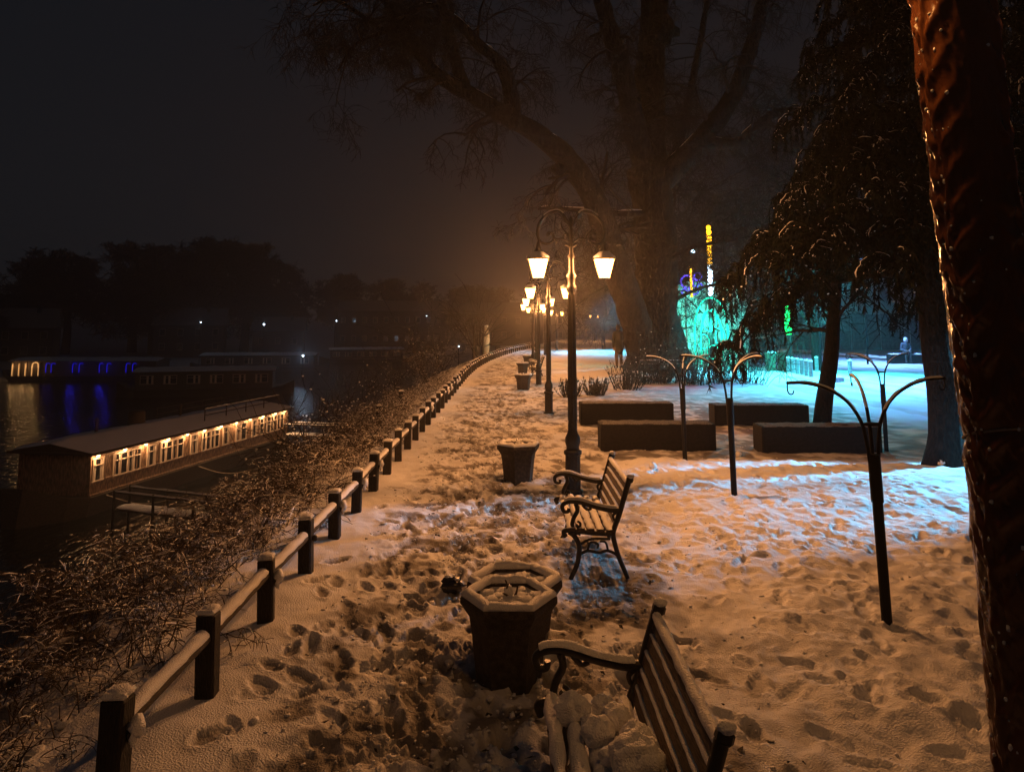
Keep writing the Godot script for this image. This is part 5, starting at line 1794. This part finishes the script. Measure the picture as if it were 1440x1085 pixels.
	t = thing("panel_fence", "tall grey sheet-metal fence across the road", "fence", Vector3(22.0, 0, -62.0))
	for k in 26:
		mb = MB.new()
		mb.box(Vector3(0.6 + 1.22 * k, 1.4, 0.06 * (k % 2)), Vector3(1.2, 3.0 + 0.12 * ((k * 7) % 3), 0.05), Basis(Vector3.UP, 0.03 * ((k * 5) % 3 - 1)), 0.008)
		var p := part(mb, "panel", M.sheet_metal, t)
		mb = MB.new()
		for q in 3: mb.box(Vector3(0.25 + 0.35 * q + 1.22 * k, 1.4, 0.06 + 0.06 * (k % 2)), Vector3(0.07, 2.9, 0.05), Basis.IDENTITY, 0.01)
		part(mb, "rib", M.sheet_metal, p)
	for q in [[25.5, -60.0, "tall pale lamp pole before the sheet-metal fence"], [17.2, -58.0, "thin dark pole near the end of the sheet-metal fence"]]:
		t = thing("utility_pole", q[2], "pole", Vector3(q[0], 0, q[1]))
		mb = MB.new()
		mb.lathe([Vector2(0.12, -0.1), Vector2(0.1, 3.0), Vector2(0.07, 7.5), Vector2(0, 7.52)], 9)
		part(mb, "shaft", M.concrete, t)
		mb = MB.new()
		mb.tube(smooth([Vector3(0, 7.3, 0), Vector3(-0.5, 7.6, 0), Vector3(-1.3, 7.6, 0)], 5), even(0.05, 0.04, 11), 6)
		part(mb, "arm", M.steel_post, t)

func car(where: Vector3) -> void:
	var t := thing("parked_car", "dark car parked with snow on its roof beyond the waste bins", "car", where, 0.35)
	# rear faces the camera; x across, z forward is negative
	var prof := [[0.0, 0.35, 0.82], [0.03, 0.75, 0.84], [0.12, 0.95, 0.84], [0.55, 0.97, 0.84], [2.9, 0.93, 0.84], [3.9, 0.82, 0.82], [4.1, 0.6, 0.8], [4.12, 0.35, 0.78]]
	var body := MB.new()
	for i in prof.size() - 1:
		var a: Array = prof[i]
		var b: Array = prof[i + 1]
		body.quad(Vector3(-a[2], a[1], -a[0]), Vector3(a[2], a[1], -a[0]), Vector3(b[2], b[1], -b[0]), Vector3(-b[2], b[1], -b[0]), Vector3(0, 1, 1.0 if i < 2 else -0.2))
		for s in [-1.0, 1.0]:
			body.quad(Vector3(s * a[2], a[1], -a[0]), Vector3(s * b[2], b[1], -b[0]), Vector3(s * b[2], 0.22, -b[0]), Vector3(s * a[2], 0.22, -a[0]), Vector3(s, 0, 0))
	body.quad(Vector3(-0.82, 0.35, 0), Vector3(0.82, 0.35, 0), Vector3(0.8, 0.22, -0.05), Vector3(-0.8, 0.22, -0.05), Vector3(0, 0, 1))
	body.box(Vector3(0, 0.4, 0.02), Vector3(1.7, 0.18, 0.12), Basis.IDENTITY, 0.04)
	part(body, "body", M.car_paint, t)
	var cab := MB.new()
	var lo := [[0.15, 0.95, 0.78], [0.55, 1.42, 0.64], [1.9, 1.46, 0.64], [2.85, 0.94, 0.76]]
	for i in 3:
		var a: Array = lo[i]
		var b: Array = lo[i + 1]
		cab.quad(Vector3(-a[2], a[1], -a[0]), Vector3(a[2], a[1], -a[0]), Vector3(b[2], b[1], -b[0]), Vector3(-b[2], b[1], -b[0]), Vector3(0, 1, 0))
	for s in [-1.0, 1.0]:
		cab.quad(Vector3(s * 0.78, 0.95, -0.15), Vector3(s * 0.64, 1.42, -0.55), Vector3(s * 0.64, 1.46, -1.9), Vector3(s * 0.76, 0.94, -2.85), Vector3(s, 0.3, 0))
	part(cab, "cabin", M.car_paint, t)
	var gl := MB.new()
	gl.quad(Vector3(-0.66, 1.0, -0.18), Vector3(0.66, 1.0, -0.18), Vector3(0.56, 1.37, -0.5), Vector3(-0.56, 1.37, -0.5), Vector3(0, 0.3, 1))
	part(gl, "rear_window", M.dark_glass, t)
	for s in [-1.0, 1.0]:
		gl = MB.new()
		gl.quad(Vector3(s * 0.775, 1.0, -0.45), Vector3(s * 0.67, 1.38, -0.7), Vector3(s * 0.67, 1.4, -1.85), Vector3(s * 0.77, 1.0, -2.5), Vector3(s, 0.3, 0))
		part(gl, "side_window", M.dark_glass, t)
		var tl := MB.new()
		tl.box(Vector3(s * 0.68, 0.78, -0.02), Vector3(0.24, 0.16, 0.08), Basis.IDENTITY, 0.02)
		part(tl, "tail_lamp", M.tail_red, t)
		for z in [-0.75, -3.2]:
			var wh := MB.new()
			wh.tube(PackedVector3Array([Vector3(s * 0.66, 0.3, z), Vector3(s * 0.86, 0.3, z)]), even(0.31, 0.31, 2), 16)
			part(wh, "wheel", M.rubber, t)
	var sn := MB.new()
	for k in 4:
		var ln := PackedVector3Array()
		for i in 14: ln.append(Vector3(-0.48 + 0.32 * k, 1.43 + 0.02 * sin(i * 0.5), -0.5 - 1.45 * i / 13.0))
		sn.ridge(ln, 0.2, 0.1, 10 + k, 0.4)
	part(sn, "snow", M.snow, t)

# ---- people: one continuous skin round a skeleton of tapered bones
func figure(bones: Array, lo: Vector3, hi: Vector3, cell: float, k: float) -> MB:
	var nx := int((hi.x - lo.x) / cell) + 2
	var ny := int((hi.y - lo.y) / cell) + 2
	var nz := int((hi.z - lo.z) / cell) + 2
	var val := PackedFloat32Array(); val.resize(nx * ny * nz); val.fill(1.0)
	var own := PackedInt32Array(); own.resize(nx * ny * nz)
	for b in bones.size():
		var A: Vector3 = bones[b][0]
		var B: Vector3 = bones[b][1]
		var ra: float = bones[b][2]
		var rb: float = bones[b][3]
		var ab := B - A
		var ll := maxf(ab.length_squared(), 1e-6)
		var R := maxf(ra, rb) + 3.0 * cell + k
		var mn := (Vector3(minf(A.x, B.x), minf(A.y, B.y), minf(A.z, B.z)) - Vector3.ONE * R - lo) / cell
		var mx := (Vector3(maxf(A.x, B.x), maxf(A.y, B.y), maxf(A.z, B.z)) + Vector3.ONE * R - lo) / cell
		for z in range(maxi(0, int(mn.z)), mini(nz, int(mx.z) + 1)):
			for y in range(maxi(0, int(mn.y)), mini(ny, int(mx.y) + 1)):
				for x in range(maxi(0, int(mn.x)), mini(nx, int(mx.x) + 1)):
					var p := lo + Vector3(x, y, z) * cell
					var t := clampf((p - A).dot(ab) / ll, 0.0, 1.0)
					var d := p.distance_to(A + ab * t) - lerpf(ra, rb, t)
					var i := (z * ny + y) * nx + x
					var o := val[i]
					if d < o: own[i] = b
					var h := maxf(k - absf(o - d), 0.0) / k
					val[i] = minf(o, d) - h * h * k * 0.25
	var mb := MB.new()
	var id := PackedInt32Array(); id.resize(nx * ny * nz); id.fill(-1)
	var step := [1, nx, nx * ny]
	for z in nz - 1:
		for y in ny - 1:
			for x in nx - 1:
				var i := (z * ny + y) * nx + x
				var sum := Vector3.ZERO
				var cnt := 0
				var neg := 0
				for c in 8:
					if val[i + (c & 1) + ((c >> 1) & 1) * nx + (c >> 2) * nx * ny] < 0.0: neg += 1
				if neg == 0 or neg == 8: continue
				for e in 12:
					var ax := e / 4
					var u := (ax + 1) % 3
					var w := (ax + 2) % 3
					var q := Vector3.ZERO
					q[u] = e & 1
					q[w] = (e >> 1) & 1
					var a := i + int(q.x) + int(q.y) * nx + int(q.z) * nx * ny
					var b: int = a + step[ax]
					if (val[a] < 0.0) != (val[b] < 0.0):
						q[ax] = val[a] / (val[a] - val[b])
						sum += q; cnt += 1
				var g := Vector3(val[i + 1] - val[i], val[i + nx] - val[i], val[i + nx * ny] - val[i])
				mb.tint = bones[own[i]][4]
				id[i] = mb.vert(lo + (Vector3(x, y, z) + sum / cnt) * cell, g.normalized())
	for z in range(1, nz - 1):
		for y in range(1, ny - 1):
			for x in range(1, nx - 1):
				var i := (z * ny + y) * nx + x
				for ax in 3:
					if (val[i] < 0.0) == (val[i + step[ax]] < 0.0): continue
					var u: int = step[(ax + 1) % 3]
					var w: int = step[(ax + 2) % 3]
					var q := [id[i], id[i - u], id[i - u - w], id[i - w]]
					if q.min() < 0: continue
					mb.face(q[0], q[1], q[2]); mb.face(q[0], q[2], q[3])
	return mb

func hand_bones(w: Vector3, fwd: Vector3, side: Vector3, skin: Color) -> Array:
	var out := [[w, w + fwd * 0.07, 0.026, 0.03, skin]]
	for k in 4:
		var r := w + fwd * 0.075 + side * (0.024 * (k - 1.5))
		var l: float = [0.062, 0.075, 0.07, 0.052][k]
		out.append([r, r + fwd * l * 0.6 , 0.0105, 0.0095, skin])
		out.append([r + fwd * l * 0.6, r + fwd * l + side.cross(fwd) * 0.018, 0.0095, 0.008, skin])
	out.append([w + fwd * 0.025 - side * 0.02, w + fwd * 0.055 - side * 0.055, 0.013, 0.01, skin])
	return out

func people() -> void:
	var coat := Color(0.03, 0.028, 0.026)
	var legs := Color(0.11, 0.085, 0.06)
	var skin := Color(0.32, 0.2, 0.14)
	var hair := Color(0.012, 0.01, 0.009)
	var shoe := Color(0.02, 0.018, 0.016)
	# standing, seen from behind, in a long dark coat
	var b := [
		[Vector3(0, 1.0, 0), Vector3(0, 1.2, 0), 0.165, 0.17, coat], [Vector3(0, 1.2, 0), Vector3(0, 1.38, 0), 0.17, 0.15, coat],
		[Vector3(-0.15, 1.4, 0), Vector3(0.15, 1.4, 0), 0.085, 0.085, coat], [Vector3(0, 0.72, 0.01), Vector3(0, 1.02, 0), 0.175, 0.165, coat],
		[Vector3(0, 1.42, 0), Vector3(0, 1.53, -0.02), 0.06, 0.055, skin], [Vector3(0, 1.6, -0.02), Vector3(0, 1.66, -0.01), 0.088, 0.092, hair], [Vector3(0, 1.57, -0.06), Vector3(0, 1.6, -0.07), 0.06, 0.065, skin],
		[Vector3(0, 1.585, -0.125), Vector3(0, 1.57, -0.135), 0.012, 0.015, skin], [Vector3(-0.088, 1.6, -0.02), Vector3(-0.09, 1.575, -0.02), 0.014, 0.012, skin], [Vector3(0.088, 1.6, -0.02), Vector3(0.09, 1.575, -0.02), 0.014, 0.012, skin],
		[Vector3(-0.19, 1.38, 0), Vector3(-0.25, 1.1, 0.02), 0.068, 0.056, coat], [Vector3(-0.25, 1.1, 0.02), Vector3(-0.2, 0.86, -0.08), 0.056, 0.046, coat],
		[Vector3(0.19, 1.38, 0), Vector3(0.26, 1.1, 0.02), 0.068, 0.056, coat], [Vector3(0.26, 1.1, 0.02), Vector3(0.23, 0.85, -0.06), 0.056, 0.046, coat],
		[Vector3(-0.09, 0.8, 0), Vector3(-0.1, 0.46, 0.0), 0.1, 0.07, legs], [Vector3(-0.1, 0.46, 0), Vector3(-0.11, 0.08, 0.03), 0.07, 0.05, legs],
		[Vector3(0.09, 0.8, 0), Vector3(0.1, 0.46, -0.02), 0.1, 0.07, legs], [Vector3(0.1, 0.46, -0.02), Vector3(0.11, 0.08, 0.02), 0.07, 0.05, legs],
		[Vector3(-0.11, 0.05, 0.05), Vector3(-0.13, 0.04, -0.14), 0.05, 0.042, shoe], [Vector3(0.11, 0.05, 0.05), Vector3(0.13, 0.04, -0.14), 0.05, 0.042, shoe]]
	b.append_array(hand_bones(Vector3(-0.2, 0.86, -0.08), Vector3(0.1, -0.95, -0.2).normalized(), Vector3(0, 0.2, -1).normalized(), skin))
	b.append_array(hand_bones(Vector3(0.23, 0.85, -0.06), Vector3(-0.05, -0.97, -0.2).normalized(), Vector3(0, 0.2, -1).normalized(), skin))
	var mb := figure(b, Vector3(-0.36, -0.03, -0.26), Vector3(0.36, 1.8, 0.26), 0.017, 0.035)
	var p := Vector3(4.36, ground_y(4.36, -30.5), -30.5)
	var o := thing("person", "person in a long dark coat standing beside the great trunk", "person", p, 0.3)
	part(mb, "body", M.clothes, o)
	# sitting on the low wall across the road, hood up
	var grey := Color(0.05, 0.055, 0.07)
	var hood := Color(0.42, 0.42, 0.44)
	b = [
		[Vector3(0, 0.12, 0), Vector3(0, 0.3, 0.02), 0.165, 0.16, grey], [Vector3(0, 0.3, 0.02), Vector3(0, 0.48, 0.06), 0.165, 0.15, grey], [Vector3(-0.15, 0.5, 0.06), Vector3(0.15, 0.5, 0.06), 0.085, 0.085, grey],
		[Vector3(0, 0.52, 0.07), Vector3(0, 0.63, 0.1), 0.065, 0.06, grey], [Vector3(0, 0.7, 0.1), Vector3(0, 0.76, 0.09), 0.105, 0.105, hood], [Vector3(0, 0.68, 0.17), Vector3(0, 0.71, 0.18), 0.05, 0.055, skin], [Vector3(0, 0.69, 0.23), Vector3(0, 0.675, 0.24), 0.012, 0.014, skin],
		[Vector3(-0.19, 0.48, 0.06), Vector3(-0.24, 0.24, 0.1), 0.066, 0.055, grey], [Vector3(-0.24, 0.24, 0.1), Vector3(-0.1, 0.16, 0.28), 0.055, 0.045, grey],
		[Vector3(0.19, 0.48, 0.06), Vector3(0.24, 0.24, 0.1), 0.066, 0.055, grey], [Vector3(0.24, 0.24, 0.1), Vector3(0.1, 0.16, 0.28), 0.055, 0.045, grey],
		[Vector3(-0.09, 0.09, 0.02), Vector3(-0.11, 0.08, 0.42), 0.09, 0.07, coat], [Vector3(-0.11, 0.08, 0.42), Vector3(-0.11, -0.38, 0.4), 0.066, 0.048, coat],
		[Vector3(0.09, 0.09, 0.02), Vector3(0.11, 0.08, 0.42), 0.09, 0.07, coat], [Vector3(0.11, 0.08, 0.42), Vector3(0.11, -0.38, 0.38), 0.066, 0.048, coat],
		[Vector3(-0.11, -0.42, 0.38), Vector3(-0.12, -0.44, 0.56), 0.048, 0.04, shoe], [Vector3(0.11, -0.42, 0.36), Vector3(0.12, -0.44, 0.54), 0.048, 0.04, shoe]]
	b.append_array(hand_bones(Vector3(-0.1, 0.16, 0.28), Vector3(0.5, -0.1, 0.8).normalized(), Vector3(0.8, 0, -0.5).normalized(), skin))
	b.append_array(hand_bones(Vector3(0.1, 0.16, 0.28), Vector3(-0.5, -0.1, 0.8).normalized(), Vector3(-0.8, 0, -0.5).normalized(), skin))
	mb = figure(b, Vector3(-0.36, -0.52, -0.22), Vector3(0.36, 0.92, 0.66), 0.018, 0.035)
	o = thing("person", "person in a pale hood sitting on the low wall across the road", "person", Vector3(21.0, 0.58, -39.93), -0.2)
	part(mb, "body", M.clothes, o)

func small_things() -> void:
	# crumpled black bag in the snow
	var mb := MB.new()
	mb.blob(Vector3(0, 0.035, 0), Vector3(0.085, 0.055, 0.06), 17, 0.5, 18, 26)
	var f := FastNoiseLite.new()
	f.seed = 5; f.frequency = 14.0; f.fractal_type = FastNoiseLite.FRACTAL_RIDGED
	for i in mb.v.size(): mb.v[i] += mb.n[i] * 0.016 * f.get_noise_3dv(mb.v[i])
	var o := thing("plastic_bag", "crumpled glossy black bag lying on the snow beside the planter", "bag", Vector3(-0.49, 0.0, -6.2))
	part(mb, "bag", M.bag, o)
	mb = MB.new()
	mb.blob(Vector3(0.03, 0.09, 0.01), Vector3(0.025, 0.008, 0.018), 7, 0.4)
	part(mb, "snow", M.snow, o)
	# snowball at the lawn edge and a few chunks on the trodden ground
	for q in [[6.35, -11.05, 0.062, "single white snowball at the edge of the blue-lit lawn"], [3.72, -12.3, 0.05, "small snow chunk behind the lawn edge near the right block seat"], [1.25, -12.4, 0.05, "small snow chunk just right of the lamp base"], [2.05, -10.9, 0.06, "broken snow chunk on the lawn by the middle hanger pole"]]:
		mb = MB.new()
		mb.blob(Vector3.ZERO, Vector3.ONE * q[2], int(q[0] * 10), 0.16, 10, 14)
		var s := part(mb, "snow_lump", M.snow, self, Vector3(q[0], ground_y(q[0], q[1]) + q[2] * 0.8, q[1]))
		tag(s, q[3], "snowball")
	# loose chips of snow and slush scattered on the path
	var rng := RandomNumberGenerator.new()
	rng.seed = 1717
	mb = MB.new()
	for k in 5200:
		var d := 2.6 + 15.0 * pow(rng.randf(), 1.5)
		var x := rng.randfn(-0.2, 0.75) if k % 4 else rng.randf_range(1.0, 5.0)
		if x < -1.6 or x > 5.0: continue
		var r := rng.randf_range(0.004, 0.013) * (1.0 if k % 11 else 2.0)
		mb.blob(Vector3(x, ground_y(x, -d) + rng.randf_range(-0.016, 0.004), -d), Vector3(r * rng.randf_range(0.8, 1.6), r * rng.randf_range(0.6, 1.0), r), k, 0.5, 3, 5)
	mb.renormal()
	var c := part(mb, "snow_chips", M.snow, self)
	tag(c, "loose chips of kicked-up snow scattered along the path", "snow")
	c.set_meta("kind", "stuff")
	# dead leaves trodden into the path
	mb = MB.new()
	for k in 520:
		var d := 2.7 + 12.0 * pow(rng.randf(), 1.4)
		var x := rng.randfn(-0.1, 0.9)
		if x < -1.7 or x > 4.0: continue
		var p := Vector3(x, ground_y(x, -d) + rng.randf_range(-0.004, 0.008), -d)
		var a := rng.randf() * TAU
		var l := rng.randf_range(0.012, 0.035)
		var e := Vector3(cos(a) * l, rng.randf_range(0.0, 0.012), sin(a) * l)
		var w := Vector3(-sin(a), 0.1, cos(a)) * l * 0.6
		mb.quad(p - e, p + w + Vector3(0, 0.006, 0), p + e, p - w, Vector3.UP)
	c = part(mb, "dead_leaves", M.post_wood, self)
	tag(c, "small dark dead leaves trodden into the snowy path", "leaves")
	c.set_meta("kind", "stuff")
